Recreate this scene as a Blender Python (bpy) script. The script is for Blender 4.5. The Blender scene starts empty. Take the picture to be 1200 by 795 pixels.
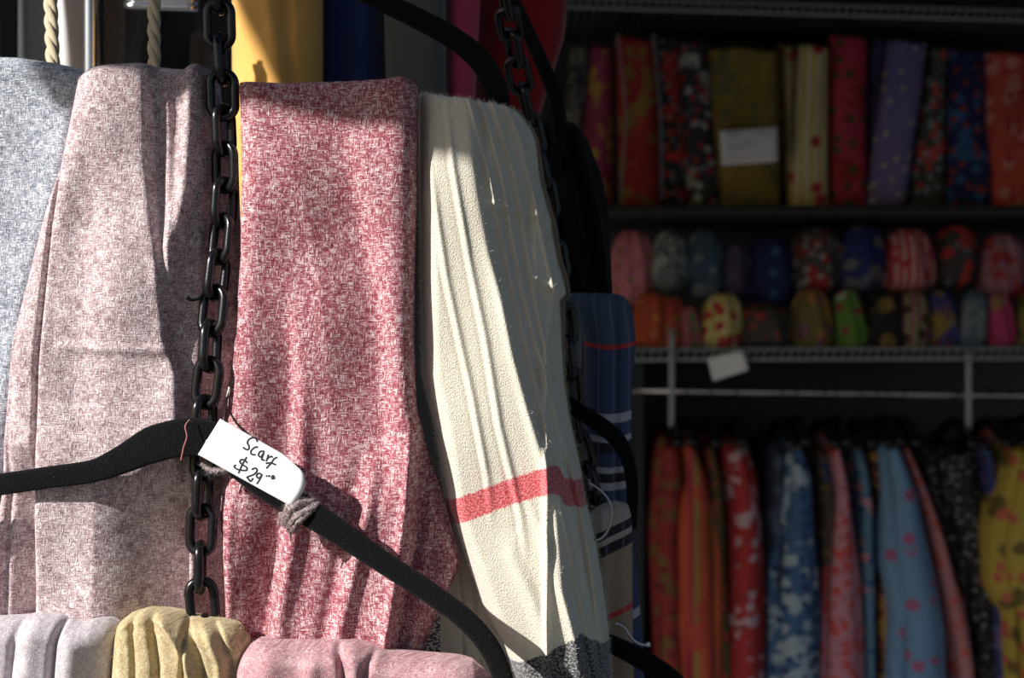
import bpy, bmesh, math, random
import numpy as np
from mathutils import Vector, Matrix

S = bpy.context.scene
COL = S.collection
random.seed(7); RNG = np.random.default_rng(7)

# ------------------------------------------------------------------ camera
CAMZ = 1.5
F = 1200 * 50 / 36.0                       # focal length in pixels of a 1200x795 frame
cam = bpy.data.cameras.new('camera'); cam.lens = 50; cam.sensor_width = 36
cam.clip_start = 0.05
cam.dof.use_dof = True; cam.dof.focus_distance = 1.155; cam.dof.aperture_fstop = 6.3
co = bpy.data.objects.new('camera', cam); COL.objects.link(co)
co.location = (0, 0, CAMZ); co.rotation_euler = (math.pi / 2, 0, 0)
S.camera = co

# ------------------------------------------------------------------ light
S.view_settings.view_transform = 'Standard'; S.view_settings.look = 'None'
S.view_settings.gamma = 1; S.view_settings.use_curve_mapping = False
S.view_settings.exposure = 0.0
SUN = Vector((0.67, 0.54, -0.50)).normalized()
sl = bpy.data.lights.new('sun', 'SUN'); sl.energy = 7.3; sl.angle = math.radians(0.6)
sl.color = (1.0, 0.965, 0.925)
so = bpy.data.objects.new('sun', sl); COL.objects.link(so)
so.location = (-3, -3, 5); so.rotation_euler = SUN.to_track_quat('-Z', 'Y').to_euler()
w = bpy.data.worlds.new('sky'); S.world = w; w.use_nodes = True
wn = w.node_tree.nodes; wl = w.node_tree.links
sky = wn.new('ShaderNodeTexSky'); sky.sky_type = 'NISHITA'; sky.sun_disc = False
sky.sun_elevation = math.asin(-SUN.z); sky.sun_rotation = math.atan2(-SUN.x, -SUN.y)
sky.air_density = 1.0; sky.dust_density = 1.4; sky.ozone_density = 0.9
wl.new(sky.outputs[0], wn['Background'].inputs[0]); wn['Background'].inputs[1].default_value = 0.068

# ------------------------------------------------------------------ helpers
def W(px, py, Y):
    return Vector(((px - 600) * Y / F, Y, CAMZ - (py - 397.5) * Y / F))

def tag(o, label=None, cat=None, group=None, kind=None):
    if label: o['label'] = label
    if cat: o['category'] = cat
    if group: o['group'] = group
    if kind: o['kind'] = kind
    return o

def empty(name, loc):
    o = bpy.data.objects.new(name, None); COL.objects.link(o)
    o.location = loc; o.empty_display_size = 0.02
    return o

def mesh(name, V, Fc, mat, parent=None, uv=None, attrs=None, smooth=True, origin=None):
    V = np.asarray(V, float)
    if origin is None:
        origin = np.array([V[:, 0].mean(), V[:, 1].mean(), V[:, 2].min()])
    origin = np.asarray(origin, float)
    me = bpy.data.meshes.new(name)
    me.from_pydata([tuple(v) for v in V - origin], [], [tuple(int(i) for i in f) for f in Fc])
    me.update()
    if smooth: me.polygons.foreach_set('use_smooth', [True] * len(me.polygons))
    if uv is not None:
        l = me.uv_layers.new(name='UVMap')
        vi = np.empty(len(me.loops), int); me.loops.foreach_get('vertex_index', vi)
        l.data.foreach_set('uv', np.asarray(uv, float)[vi].ravel())
    if attrs:
        for k, a in attrs.items():
            at = me.attributes.new(k, 'FLOAT', 'POINT'); at.data.foreach_set('value', np.asarray(a, float))
    bm = bmesh.new(); bm.from_mesh(me); bmesh.ops.recalc_face_normals(bm, faces=bm.faces); bm.to_mesh(me); bm.free()
    me.materials.append(mat)
    o = bpy.data.objects.new(name, me); COL.objects.link(o)
    if parent is not None:
        o.parent = parent; pl = parent.location.copy(); pp = parent.parent
        while pp: pl += pp.location; pp = pp.parent
        o.location = Vector(origin) - pl
    else:
        o.location = Vector(origin)
    return o

def smoothpath(P, n):
    P = [Vector(p) for p in P]
    if len(P) < 3:
        return [P[0].lerp(P[-1], i / (n - 1)) for i in range(n)]
    Q = [P[0] * 2 - P[1]] + P + [P[-1] * 2 - P[-2]]
    out = []; m = len(P) - 1
    for i in range(n):
        t = i / (n - 1) * m; k = min(int(t), m - 1); u = t - k
        a, b, c, d = Q[k:k + 4]
        out.append(0.5 * ((2 * b) + (c - a) * u + (2 * a - 5 * b + 4 * c - d) * u * u + (3 * b - a - 3 * c + d) * u ** 3))
    return out

def sweep(path, hw, hd, n=60, sec=16, k=2.6, ref=Vector((0, 1, 0)), closed=False):
    """tube along path; hw = half width across (in plane), hd = half depth along ref; both lists or floats"""
    P = smoothpath(path, n) if not closed else [Vector(p) for p in path]
    n = len(P); t = np.linspace(0, 1, n)
    f = lambda h: np.interp(t, np.linspace(0, 1, len(h)), h) if hasattr(h, '__len__') else np.full(n, h)
    a, b = f(hw), f(hd); V = []; Fc = []; UV = []; L = 0
    for i in range(n):
        T = (P[(i + 1) % n] - P[i - 1]) if closed else (P[min(i + 1, n - 1)] - P[max(i - 1, 0)])
        T.normalize(); N = T.cross(ref)
        if N.length < 1e-4: N = T.cross(Vector((1, 0, 0)))
        N.normalize(); B = N.cross(T).normalized()
        if i: L += (P[i] - P[i - 1]).length
        for j in range(sec):
            th = 2 * math.pi * j / sec; c, s = math.cos(th), math.sin(th)
            cx = math.copysign(abs(c) ** (2 / k), c); sy = math.copysign(abs(s) ** (2 / k), s)
            V.append(P[i] + N * (a[i] * cx) + B * (b[i] * sy)); UV.append((L, j / sec * 0.04))
    for i in range(n if closed else n - 1):
        for j in range(sec):
            Fc.append((i * sec + j, i * sec + (j + 1) % sec, ((i + 1) % n) * sec + (j + 1) % sec, ((i + 1) % n) * sec + j))
    if not closed:
        Fc.append(tuple(range(sec))); Fc.append(tuple(range((n - 1) * sec, n * sec)))
    return np.array([tuple(v) for v in V]), Fc, UV

def box(x0, x1, y0, y1, z0, z1):
    V = [(x, y, z) for x in (x0, x1) for y in (y0, y1) for z in (z0, z1)]
    return np.array(V), [(0, 1, 3, 2), (4, 6, 7, 5), (0, 4, 5, 1), (2, 3, 7, 6), (0, 2, 6, 4), (1, 5, 7, 3)]

def join(parts):
    V = []; Fc = []; o = 0
    for p in parts:
        V.append(np.asarray(p[0])); Fc += [tuple(i + o for i in f) for f in p[1]]; o += len(p[0])
    return np.vstack(V), Fc

# ------------------------------------------------------------------ materials
def newmat(name):
    m = bpy.data.materials.new(name); m.use_nodes = True
    return m, m.node_tree.nodes, m.node_tree.links, m.node_tree.nodes['Principled BSDF']

def flat(name, c, rough=0.5, metal=0.0, spec=0.5, bump=None):
    m, N, L, B = newmat(name)
    B.inputs['Base Color'].default_value = (*c, 1); B.inputs['Roughness'].default_value = rough
    B.inputs['Metallic'].default_value = metal; B.inputs['Specular IOR Level'].default_value = spec
    if bump:
        tc = N.new('ShaderNodeTexCoord'); n = N.new('ShaderNodeTexNoise'); n.inputs['Scale'].default_value = bump[0]
        n.inputs['Detail'].default_value = 3
        b = N.new('ShaderNodeBump'); b.inputs['Strength'].default_value = bump[1]; b.inputs['Distance'].default_value = bump[2]
        L.new(tc.outputs['Object'], n.inputs['Vector']); L.new(n.outputs[0], b.inputs['Height']); L.new(b.outputs[0], B.inputs['Normal'])
        r = N.new('ShaderNodeMapRange'); r.inputs[3].default_value = rough * 0.8; r.inputs[4].default_value = min(1, rough * 1.2)
        L.new(n.outputs[0], r.inputs[0]); L.new(r.outputs[0], B.inputs['Roughness'])
    return m

def math_(N, L, op, a, b=None, clamp=False):
    n = N.new('ShaderNodeMath'); n.operation = op; n.use_clamp = clamp
    for i, v in enumerate((a, b)):
        if v is None: continue
        if isinstance(v, (int, float)): n.inputs[i].default_value = v
        else: L.new(v, n.inputs[i])
    return n.outputs[0]

def noise(N, L, vec, sx, sy, detail=1.0, dist=0.0, rough=.5):
    mp = N.new('ShaderNodeMapping'); mp.inputs['Scale'].default_value = (sx, sy, 1); L.new(vec, mp.inputs['Vector'])
    n = N.new('ShaderNodeTexNoise'); n.inputs['Scale'].default_value = 1; n.inputs['Detail'].default_value = detail
    n.inputs['Distortion'].default_value = dist; n.inputs['Roughness'].default_value = rough
    L.new(mp.outputs[0], n.inputs['Vector']); return n.outputs[0]

def ramp(N, L, fac, stops, const=False):
    r = N.new('ShaderNodeValToRGB'); r.color_ramp.interpolation = 'CONSTANT' if const else 'LINEAR'
    e = r.color_ramp.elements
    while len(e) > 1: e.remove(e[-1])
    for i, (p, c) in enumerate(stops):
        el = e[0] if i == 0 else e.new(p)
        el.position = p; el.color = (*c, 1) if len(c) == 3 else c
    L.new(fac, r.inputs[0]); return r.outputs[0]

def mix(N, L, fac, a, b):
    m = N.new('ShaderNodeMix'); m.data_type = 'RGBA'
    for s, v in ((0, fac), (6, a), (7, b)):
        if isinstance(v, (int, float)): m.inputs[s].default_value = v
        elif isinstance(v, tuple): m.inputs[s].default_value = (*v, 1)
        else: L.new(v, m.inputs[s])
    return m.outputs[2]

def wool(name, dark, mid, light, amt=0.5, cell=0.0021, bump=0.8, sheen=0.1, extra=None, low=38, fq=1.0):
    """hand-loomed wool: interlaced horizontal and vertical floats of a pale thread over a darker one"""
    m, N, L, B = newmat(name)
    uv = N.new('ShaderNodeUVMap').outputs[0]
    # distort a bit
    dn = N.new('ShaderNodeTexNoise'); dn.inputs['Scale'].default_value = 230; dn.inputs['Detail'].default_value = 2
    L.new(uv, dn.inputs['Vector'])
    sub = N.new('ShaderNodeVectorMath'); sub.operation = 'SUBTRACT'; L.new(dn.outputs['Color'], sub.inputs[0]); sub.inputs[1].default_value = (.5, .5, .5)
    sc = N.new('ShaderNodeVectorMath'); sc.operation = 'SCALE'; L.new(sub.outputs[0], sc.inputs[0]); sc.inputs['Scale'].default_value = 0.0016
    ad = N.new('ShaderNodeVectorMath'); ad.operation = 'ADD'; L.new(uv, ad.inputs[0]); L.new(sc.outputs[0], ad.inputs[1]); vec = ad.outputs[0]
    h = noise(N, L, vec, 150 * fq, 950 * fq, 1.5); v = noise(N, L, vec, 900 * fq, 150 * fq, 1.5)
    # cell switch horizontal / vertical float
    mp = N.new('ShaderNodeMapping'); mp.inputs['Scale'].default_value = (1 / (cell * 1.6), 1 / (cell * 1.6), 1); L.new(vec, mp.inputs['Vector'])
    ch = N.new('ShaderNodeTexChecker'); ch.inputs['Scale'].default_value = 1; L.new(mp.outputs[0], ch.inputs['Vector'])
    hv = N.new('ShaderNodeMix'); hv.data_type = 'FLOAT'; L.new(ch.outputs['Fac'], hv.inputs[0]); L.new(h, hv.inputs[2]); L.new(v, hv.inputs[3])
    thr = hv.outputs[0]
    lowf = noise(N, L, uv, low, low * .8, 3.0, 0.3)
    lowf2 = noise(N, L, uv, low * 4, low * 4, 2.0, 0.0)
    s1 = math_(N, L, 'ADD', thr, math_(N, L, 'MULTIPLY', math_(N, L, 'SUBTRACT', lowf, 0.5), 0.22))
    s1 = math_(N, L, 'ADD', s1, math_(N, L, 'MULTIPLY', math_(N, L, 'SUBTRACT', lowf2, 0.5), 0.34))
    a = 0.5 + (0.5 - amt) * 0.35
    c = ramp(N, L, s1, [(a - .20, dark), (a - .02, mid), (a + .08, tuple((p + q) / 2 for p, q in zip(mid, light))), (a + .20, light)])
    if extra: c = extra(N, L, c, thr, uv)
    L.new(c, B.inputs['Base Color'])
    B.inputs['Roughness'].default_value = 0.95; B.inputs['Specular IOR Level'].default_value = 0.12
    B.inputs['Sheen Weight'].default_value = sheen; B.inputs['Sheen Roughness'].default_value = 0.45
    fine = noise(N, L, vec, 1600, 1600, 2)
    ht = math_(N, L, 'ADD', math_(N, L, 'MULTIPLY', thr, 1.0), math_(N, L, 'MULTIPLY', fine, 0.45))
    b = N.new('ShaderNodeBump'); b.inputs['Strength'].default_value = bump; b.inputs['Distance'].default_value = 0.0011
    L.new(ht, b.inputs['Height']); L.new(b.outputs[0], B.inputs['Normal'])
    return m

def knit(name, base, shade, bump=0.6, extra=None):
    """fine felted jersey with a faint rib"""
    m, N, L, B = newmat(name)
    uv = N.new('ShaderNodeUVMap').outputs[0]
    v = noise(N, L, uv, 1500, 1000, 2, .2); lo = noise(N, L, uv, 60, 40, 3)
    c = mix(N, L, math_(N, L, 'ADD', math_(N, L, 'MULTIPLY', v, .75), math_(N, L, 'MULTIPLY', lo, .3), True), shade, base)
    if extra: c = extra(N, L, c, v, uv)
    L.new(c, B.inputs['Base Color']); B.inputs['Roughness'].default_value = .95
    B.inputs['Specular IOR Level'].default_value = .1; B.inputs['Sheen Weight'].default_value = .3
    hp = noise(N, L, uv, 800, 620, 1)
    b = N.new('ShaderNodeBump'); b.inputs['Strength'].default_value = bump; b.inputs['Distance'].default_value = .0011
    L.new(math_(N, L, 'ADD', v, math_(N, L, 'MULTIPLY', hp, 1.2)), b.inputs['Height']); L.new(b.outputs[0], B.inputs['Normal'])
    return m

def attr(N, name):
    a = N.new('ShaderNodeAttribute'); a.attribute_name = name; return a.outputs['Fac']

def band(N, L, s, lo, hi, soft=1.0):
    """1 inside lo..hi, with soft edges"""
    m1 = N.new('ShaderNodeMapRange'); m1.interpolation_type = 'SMOOTHSTEP'; L.new(s, m1.inputs[0]); m1.inputs[1].default_value = lo - soft; m1.inputs[2].default_value = lo + soft
    m2 = N.new('ShaderNodeMapRange'); m2.interpolation_type = 'SMOOTHSTEP'; L.new(s, m2.inputs[0]); m2.inputs[1].default_value = hi - soft; m2.inputs[2].default_value = hi + soft
    return math_(N, L, 'MULTIPLY', m1.outputs[0], math_(N, L, 'SUBTRACT', 1.0, m2.outputs[0]))

def printed(name, cols, scale=12, kind='floral', ground=0.45, rough=.8, seed=0):
    """printed cotton: ground colour with petals / dots / stripes / paisley of the palette"""
    m, N, L, B = newmat(name)
    tc = N.new('ShaderNodeUVMap'); uv = tc.outputs[0]
    mp = N.new('ShaderNodeMapping'); mp.inputs['Location'].default_value = (seed * 1.37, seed * 2.11, 0); L.new(uv, mp.inputs['Vector']); uv = mp.outputs[0]
    c = None
    if kind == 'stripe':
        s = N.new('ShaderNodeSeparateXYZ'); L.new(uv, s.inputs[0])
        fr = math_(N, L, 'FRACT', math_(N, L, 'MULTIPLY', s.outputs[0], scale * 2.2))
        k = len(cols) - 1
        c = ramp(N, L, fr, [(i / k, cols[i]) for i in range(k)], True)
        dots = (cols[-1],); dsc = scale * .9
    else:
        n = noise(N, L, uv, scale * .55, scale * .55, 3, 0.6)
        c = ramp(N, L, n, [(0, cols[0]), (.56, cols[0]), (.60, cols[min(1, len(cols) - 1)] if kind != 'dots' else cols[0])])
        dots = cols[1:]; dsc = scale
    for i, dcol in enumerate(dots):
        vo = N.new('ShaderNodeTexVoronoi'); vo.voronoi_dimensions = '2D'; vo.inputs['Scale'].default_value = dsc * (1 + .45 * i)
        mpp = N.new('ShaderNodeMapping'); mpp.inputs['Location'].default_value = (3.3 * i + .7, 1.9 * i, 0); L.new(uv, mpp.inputs['Vector'])
        L.new(mpp.outputs[0], vo.inputs['Vector'])
        sp = N.new('ShaderNodeSeparateColor'); L.new(vo.outputs['Color'], sp.inputs[0])
        petal = noise(N, L, uv, dsc * 5, dsc * 5, 1)
        d = math_(N, L, 'ADD', vo.outputs['Distance'], math_(N, L, 'MULTIPLY', petal, .35 if kind != 'dots' else .05))
        inside = math_(N, L, 'LESS_THAN', d, ground if kind != 'dots' else ground * .5)
        keep = math_(N, L, 'LESS_THAN', sp.outputs[0], .62)
        c = mix(N, L, math_(N, L, 'MULTIPLY', inside, keep), c, dcol)
    L.new(c, B.inputs['Base Color']); B.inputs['Roughness'].default_value = rough
    B.inputs['Specular IOR Level'].default_value = .25
    return m

M = {}
M['black_plastic'] = flat('black_plastic', (.006, .006, .007), .24, 0, .45, (900, .15, .0004))
M['velvet'] = knit('black_velvet', (.006, .006, .007), (.002, .002, .0025), .9)
M['velvet'].node_tree.nodes['Principled BSDF'].inputs['Sheen Weight'].default_value = .05
M['chrome'] = flat('chrome', (.75, .75, .76), .18, 1)
M['steel'] = flat('dull_steel_wire', (.42, .42, .43), .3, 1)
M['brushed'] = flat('brushed_metal', (.55, .56, .58), .32, 1, .5, (300, .1, .0004))
M['white_wire'] = flat('white_coated_wire', (.34, .38, .39), .45)
M['paper'] = flat('paper', (.86, .86, .87), .7, 0, .3, (500, .1, .0003))
M['ink'] = flat('black_ink', (.012, .014, .02), .5)
M['blackcloth'] = knit('black_cloth', (.005, .005, .006), (.002, .002, .003), .5)
M['blackcloth'].node_tree.nodes['Principled BSDF'].inputs['Sheen Weight'].default_value = .04
M['dark_metal'] = flat('dark_metal', (.03, .032, .035), .5, .6)

M['grey_wool'] = wool('pale_grey_wool', (.13, .145, .18), (.34, .37, .42), (.78, .81, .86), .5, .0019, 1.0, fq=1.05)
M['mauve_wool'] = wool('mauve_wool', (.21, .135, .15), (.45, .335, .345), (.84, .76, .76), .5, .0017, 1.0, fq=1.12, low=30)
M['red_wool'] = wool('red_wool', (.18, .036, .05), (.345, .105, .128), (.75, .60, .60), .51, .0024, 1.0, low=50)

def cream_extra(N, L, c, thr, uv):
    jag = math_(N, L, 'MULTIPLY', math_(N, L, 'SUBTRACT', noise(N, L, uv, 900, 160, 2), .5), 9)
    s = math_(N, L, 'ADD', attr(N, 'stripe'), jag)
    inb = band(N, L, s, 0, 31, 1.2)
    redc = ramp(N, L, noise(N, L, uv, 420, 700, 2), [(.40, (.48, .03, .045)), (.6, (.68, .20, .21))])
    c = mix(N, L, math_(N, L, 'MULTIPLY', inb, .97), c, redc)
    # pink wisps just above the band
    wsp = math_(N, L, 'MULTIPLY', band(N, L, s, -22, 2, 4), math_(N, L, 'GREATER_THAN', noise(N, L, uv, 260, 25, 1), .60))
    c = mix(N, L, math_(N, L, 'MULTIPLY', wsp, .25), c, (.75, .3, .33))
    e = math_(N, L, 'ADD', attr(N, 'end'), jag)
    g = math_(N, L, 'GREATER_THAN', e, 0)
    dk = ramp(N, L, noise(N, L, uv, 430, 600, 2, .6), [(.47, (.03, .032, .037)), (.60, (.27, .265, .25))])
    return mix(N, L, g, c, dk)
M['cream_knit'] = knit('cream_knit', (.77, .725, .61), (.50, .455, .36), .85, cream_extra)
M['cream_plain'] = knit('cream_plain_knit', (.84, .79, .665), (.60, .545, .43), .55,
    lambda N, L, c, v, uv: mix(N, L, math_(N, L, 'GREATER_THAN', attr(N, 'edge'), 0), c,
        ramp(N, L, noise(N, L, uv, 330, 500, 0, .3), [(.47, (.10, .10, .11)), (.55, (.80, .78, .72))])))
M['tan_knit'] = wool('tan_wool', (.32, .235, .115), (.50, .40, .22), (.68, .575, .38), .5, .0011, .8, fq=1.9, low=30)
M['lilac_knit'] = wool('lilac_grey_wool', (.36, .31, .335), (.52, .465, .49), (.70, .66, .68), .5, .0011, .8, fq=1.9, low=30)
M['rose_knit'] = wool('rose_wool', (.31, .135, .155), (.46, .25, .27), (.66, .48, .49), .5, .0011, .8, fq=1.9, low=30)
M['orange_cloth'] = knit('orange_cloth', (.80, .46, .14), (.68, .35, .08), .4)
M['blue_cloth'] = knit('navy_cloth', (.012, .03, .13), (.008, .018, .08), .4)
M['grey_cloth'] = knit('grey_cloth', (.10, .105, .105), (.06, .065, .067), .4)
M['pink_cloth'] = knit('magenta_cloth', (.50, .055, .13), (.36, .03, .09), .3)
M['red_cloth'] = knit('red_cloth', (.22, .008, .014), (.15, .004, .008), .3)
M['rope'] = knit('cotton_rope', (.80, .70, .50), (.52, .42, .26), .8)
M['white_cloth'] = knit('white_cloth', (.62, .60, .60), (.5, .48, .48), .2)
M['brown_cloth'] = knit('brown_cloth', (.12, .085, .065), (.07, .05, .04), .3)
M['char_cloth'] = knit('charcoal_cloth', (.045, .048, .05), (.02, .022, .024), .3)
M['yarn'] = wool('grey_pink_yarn', (.10, .07, .07), (.30, .22, .22), (.62, .55, .55), .5, .002, .9)
M['thread'] = flat('pink_thread', (.42, .16, .15), .9)

def vstops(name, stops, base2=None):
    m, N, L, B = newmat(name)
    uv = N.new('ShaderNodeUVMap').outputs[0]; s = N.new('ShaderNodeSeparateXYZ'); L.new(uv, s.inputs[0])
    c = ramp(N, L, attr(N, 'row'), stops, True)
    fr = math_(N, L, 'FRACT', math_(N, L, 'MULTIPLY', s.outputs[0], 62))
    st = math_(N, L, 'LESS_THAN', fr, .16)
    c = mix(N, L, math_(N, L, 'MULTIPLY', st, .22), c, (.35, .3, .4))
    n = noise(N, L, uv, 900, 700, 2)
    c = mix(N, L, math_(N, L, 'MULTIPLY', n, .5), c, (.02, .02, .03))
    L.new(c, B.inputs['Base Color']); B.inputs['Roughness'].default_value = .95
    b = N.new('ShaderNodeBump'); b.inputs['Strength'].default_value = .4; b.inputs['Distance'].default_value = .001
    L.new(n, b.inputs['Height']); L.new(b.outputs[0], B.inputs['Normal'])
    return m
NV = (.045, .065, .15); WH = (.50, .50, .55); BK = (.018, .02, .026)
def rows(lst, y0=340, y1=800):
    return [((y - y0) / (y1 - y0), c) for y, c in lst]
M['navy_plaid'] = vstops('navy_plaid', rows([(340, (.05, .085, .14)), (403, (.55, .03, .04)), (409, NV), (484, WH), (496, NV), (512, WH), (519, BK), (531, NV), (548, WH), (554, BK), (566, WH), (574, NV), (660, NV), (720, WH), (730, NV)]))
M['tan_plaid'] = vstops('tan_plaid', rows([(340, (.50, .45, .38)), (617, BK), (628, (.50, .45, .38)), (636, BK), (648, (.40, .30, .2)), (718, (.6, .06, .06)), (726, (.40, .30, .2))]))

# ------------------------------------------------------------------ cloth builder
def interp(tbl, y):
    t = np.array(sorted(tbl), float); return np.interp(y, t[:, 0], t[:, 1])
def yr(y, rng):
    if rng is None: return 1.0
    a, b, f = rng; return np.clip((y - a) / f, 0, 1) * np.clip((b - y) / f, 0, 1)
def ridge(path, amp, wd, rng=None):
    return lambda x, y: amp * np.exp(-((x - interp(path, y)) / wd) ** 2) * yr(y, rng)
def step(path, amp, wd, rng=None):
    return lambda x, y: amp * (0.5 - 0.5 * np.tanh((x - interp(path, y)) / wd)) * yr(y, rng)
def hridge(path, amp, wd, xr):       # horizontal crease: path is (x, y)
    return lambda x, y: amp * np.exp(-((y - interp(path, x)) / wd) ** 2) * yr(x, xr)
def hstep(path, amp, wd, xr):        # above the path is raised
    return lambda x, y: amp * (0.5 - 0.5 * np.tanh((y - interp(path, x)) / wd)) * yr(x, xr)
def wav(ax, ay, ph, amp):
    return lambda x, y: amp * np.sin(x * ax + y * ay + ph)
def fall(path, wd, amp, rise=3, rng=None):     # slopes back towards the path, then comes forward again
    def f(x, y):
        p = interp(path, y); q = np.clip((x - p + wd) / wd, 0, 1); q = q * q * (3 - 2 * q) * .4 + q * .6
        return -amp * q * (0.5 - 0.5 * np.tanh((x - p) / rise)) * yr(y, rng)
    return f

def cloth_geo(Y0, left, right, top, bot, thick, folds, nu=90, nv=240, kexp=4.0, rt=18, attrs=None, backfold=True, edge_px=None):
    u = np.linspace(0, 1, nu); ty0 = np.mean([p[1] for p in top])
    x0 = interp(left, ty0) + (interp(right, ty0) - interp(left, ty0)) * u
    ty = interp(top, x0)
    t = np.linspace(0, 1, nv) ** 1.0
    # extra dense rows at the rounded top
    tt = np.concatenate([np.linspace(0, .06, 14, endpoint=False), np.linspace(.06, 1, nv - 14)])
    PY = ty[None, :] + (bot - ty[None, :]) * tt[:, None]
    XL, XR = interp(left, PY), interp(right, PY)
    uu = 0.5 - 0.5 * np.cos(np.pi * u); uu = .45 * uu + .55 * u
    PX = XL + (XR - XL) * uu[None, :]
    wpx = (XR - XL)
    th_px = thick * F / Y0
    e = edge_px if edge_px else np.minimum(th_px * .5, wpx * .5)
    de = np.minimum((PX - XL), (XR - PX)); q = np.clip(1 - de / e, 0, 1)
    er = 1 - np.sqrt(np.clip(1 - q ** 2, 0, 1))
    sd = PY - ty[None, :]; qt = np.clip(1 - sd / rt, 0, 1); tr = 1 - np.sqrt(np.clip(1 - qt ** 2, 0, 1))
    sink = np.maximum(er, tr)
    sink = np.clip(1 - (1 - er) * (1 - tr), 0, 1)
    D = np.zeros_like(PX)
    for f in folds: D = D + f(PX, PY)
    D = D * (1 - sink ** 3)
    Yf = Y0 - D + thick * .5 * sink; Yb = Y0 + thick - thick * .5 * sink
    def pts(Y):
        return np.stack([(PX - 600) * Y0 / F, Y, CAMZ - (PY - 397.5) * Y0 / F], -1)
    Ff, Bk = pts(Yf), pts(Yb)[:, ::-1]
    ring = np.concatenate([Ff, Bk], 1); n = ring.shape[1]; V = ring.reshape(-1, 3)
    I = np.arange(nv * n).reshape(nv, n); J = np.roll(I, -1, 1)
    Q = np.stack([I[:-1], J[:-1], J[1:], I[1:]], -1).reshape(-1, 4).tolist()
    for r in (0, nv - 1):
        for j in range(nu - 1): Q.append((I[r, j], I[r, j + 1], I[r, n - 2 - j], I[r, n - 1 - j]))
    # uv: arc-length along each row so the weave follows the folds
    dx = np.diff(Ff, axis=1); al = np.concatenate([np.zeros((nv, 1)), np.cumsum(np.sqrt((dx[..., 0] ** 2 + dx[..., 1] ** 2)), 1)], 1)
    al = al * .35 + Ff[..., 0] * .65
    UVf = np.stack([al, -Ff[..., 2]], -1); UV = np.concatenate([UVf, UVf[:, ::-1] + .5], 1).reshape(-1, 2)
    A = {}
    PXr = np.concatenate([PX, PX[:, ::-1]], 1).ravel(); PYr = np.concatenate([PY, PY[:, ::-1]], 1).ravel()
    for k, fn in (attrs or {}).items(): A[k] = fn(PXr, PYr)
    return V, Q, UV, A, Ff

def cloth(name, label, cat, mat, *a, group=None, parent=None, **k):
    V, Q, UV, A, Ff = cloth_geo(*a, **k)
    o = mesh(name, V, Q, mat, parent, UV, A)
    if label or cat: tag(o, label, cat, group)
    return o, Ff

def fuzz(parent, Ff, n, ln, mat, wid=.00006, edge_bias=.35):
    """loose fibres standing off the cloth"""
    nv, nu, _ = Ff.shape
    r = RNG.integers(1, nv - 2, n); c = RNG.integers(1, nu - 2, n)
    ne = int(n * edge_bias); c[:ne] = np.where(RNG.random(ne) < .5, RNG.integers(0, 5, ne), nu - 2 - RNG.integers(0, 5, ne)); r[ne:ne + ne // 3] = RNG.integers(0, 8, len(r[ne:ne + ne // 3]))
    du = Ff[r, np.clip(c + 1, 0, nu - 1)] - Ff[r, np.clip(c - 1, 0, nu - 1)]; dv = Ff[np.clip(r + 1, 0, nv - 1), c] - Ff[np.clip(r - 1, 0, nv - 1), c]
    nn = np.cross(du, dv); nn /= np.linalg.norm(nn, axis=1)[:, None] + 1e-9
    nn *= np.where(nn[:, 1:2] > 0, -1, 1)
    P = Ff[r, c] + (RNG.random((n, 1)) - .5) * du
    d = nn * .7 + RNG.normal(0, .75, (n, 3)); d /= np.linalg.norm(d, axis=1)[:, None]
    d2 = d + RNG.normal(0, .7, (n, 3)); d2 /= np.linalg.norm(d2, axis=1)[:, None]
    L_ = ln * (.4 + RNG.random((n, 1)))
    s = np.cross(d, RNG.normal(0, 1, (n, 3))); s /= np.linalg.norm(s, axis=1)[:, None]; s *= wid
    P0 = P - nn * .0003; P1 = P0 + d * L_ * .5; P2 = P1 + d2 * L_ * .5
    V = np.stack([P0 - s, P0 + s, P1 - s, P1 + s, P2], 1).reshape(-1, 3)
    b = np.arange(n)[:, None] * 5
    Q = np.concatenate([b + 0, b + 1, b + 3, b + 2], 1).tolist() + np.concatenate([b + 2, b + 3, b + 4], 1).tolist()
    o = mesh('fuzz', V, Q, mat, parent); o['kind'] = 'stuff'; o['label'] = 'loose wool fibres standing off the cloth'
    return o

# ------------------------------------------------------------------ setting
def struct(name, g, mat):
    uv = np.asarray(g[0])[:, :2]
    return tag(mesh(name, g[0], g[1], mat, uv=uv, smooth=False), kind='structure')
M['floor'] = flat('grey_paving', (.085, .088, .095), .85, 0, .3, (30, .3, .004))
M['wall'] = flat('dark_stall_wall', (.075, .078, .086), .8, 0, .3, (18, .2, .003))
M['roof'] = flat('dark_stall_roof', (.02, .02, .022), .8, 0, .3, (12, .2, .003))
M['shade'] = flat('black_shade_cloth', (.015, .015, .016), .9, 0, .2, (200, .2, .001))
struct('floor', box(-8, 8, -8, 8, -.05, 0), M['floor'])
struct('wall_back', box(-2.9, 3.4, 4.62, 4.7, 0, 2.62), M['wall'])
struct('wall_right', box(3.32, 3.4, 2.2, 4.62, 0, 2.62), M['wall'])
struct('wall_left', box(-2.9, -2.82, 2.6, 4.62, 0, 2.62), M['wall'])
struct('ceiling', box(-2.9, 3.4, 1.95, 4.7, 2.62, 2.68), M['roof'])
struct('added_valance', box(-2.9, 3.4, 1.93, 1.95, 2.0, 2.68), M['shade'])       # unseen valance, added to keep the sun off the goods behind
# unseen flap, added and shaped to shade the red, cream and orange scarf tops
Yc = .45
def back(px, py, Y):
    p = W(px, py, Y); k = (Y - Yc) / SUN.y; return p - SUN * k
a = back(215, 116, 1.165); b = back(620, 197, 1.165); c1 = back(300, 0, 1.55); c2 = back(362, 95, 1.55)
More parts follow.
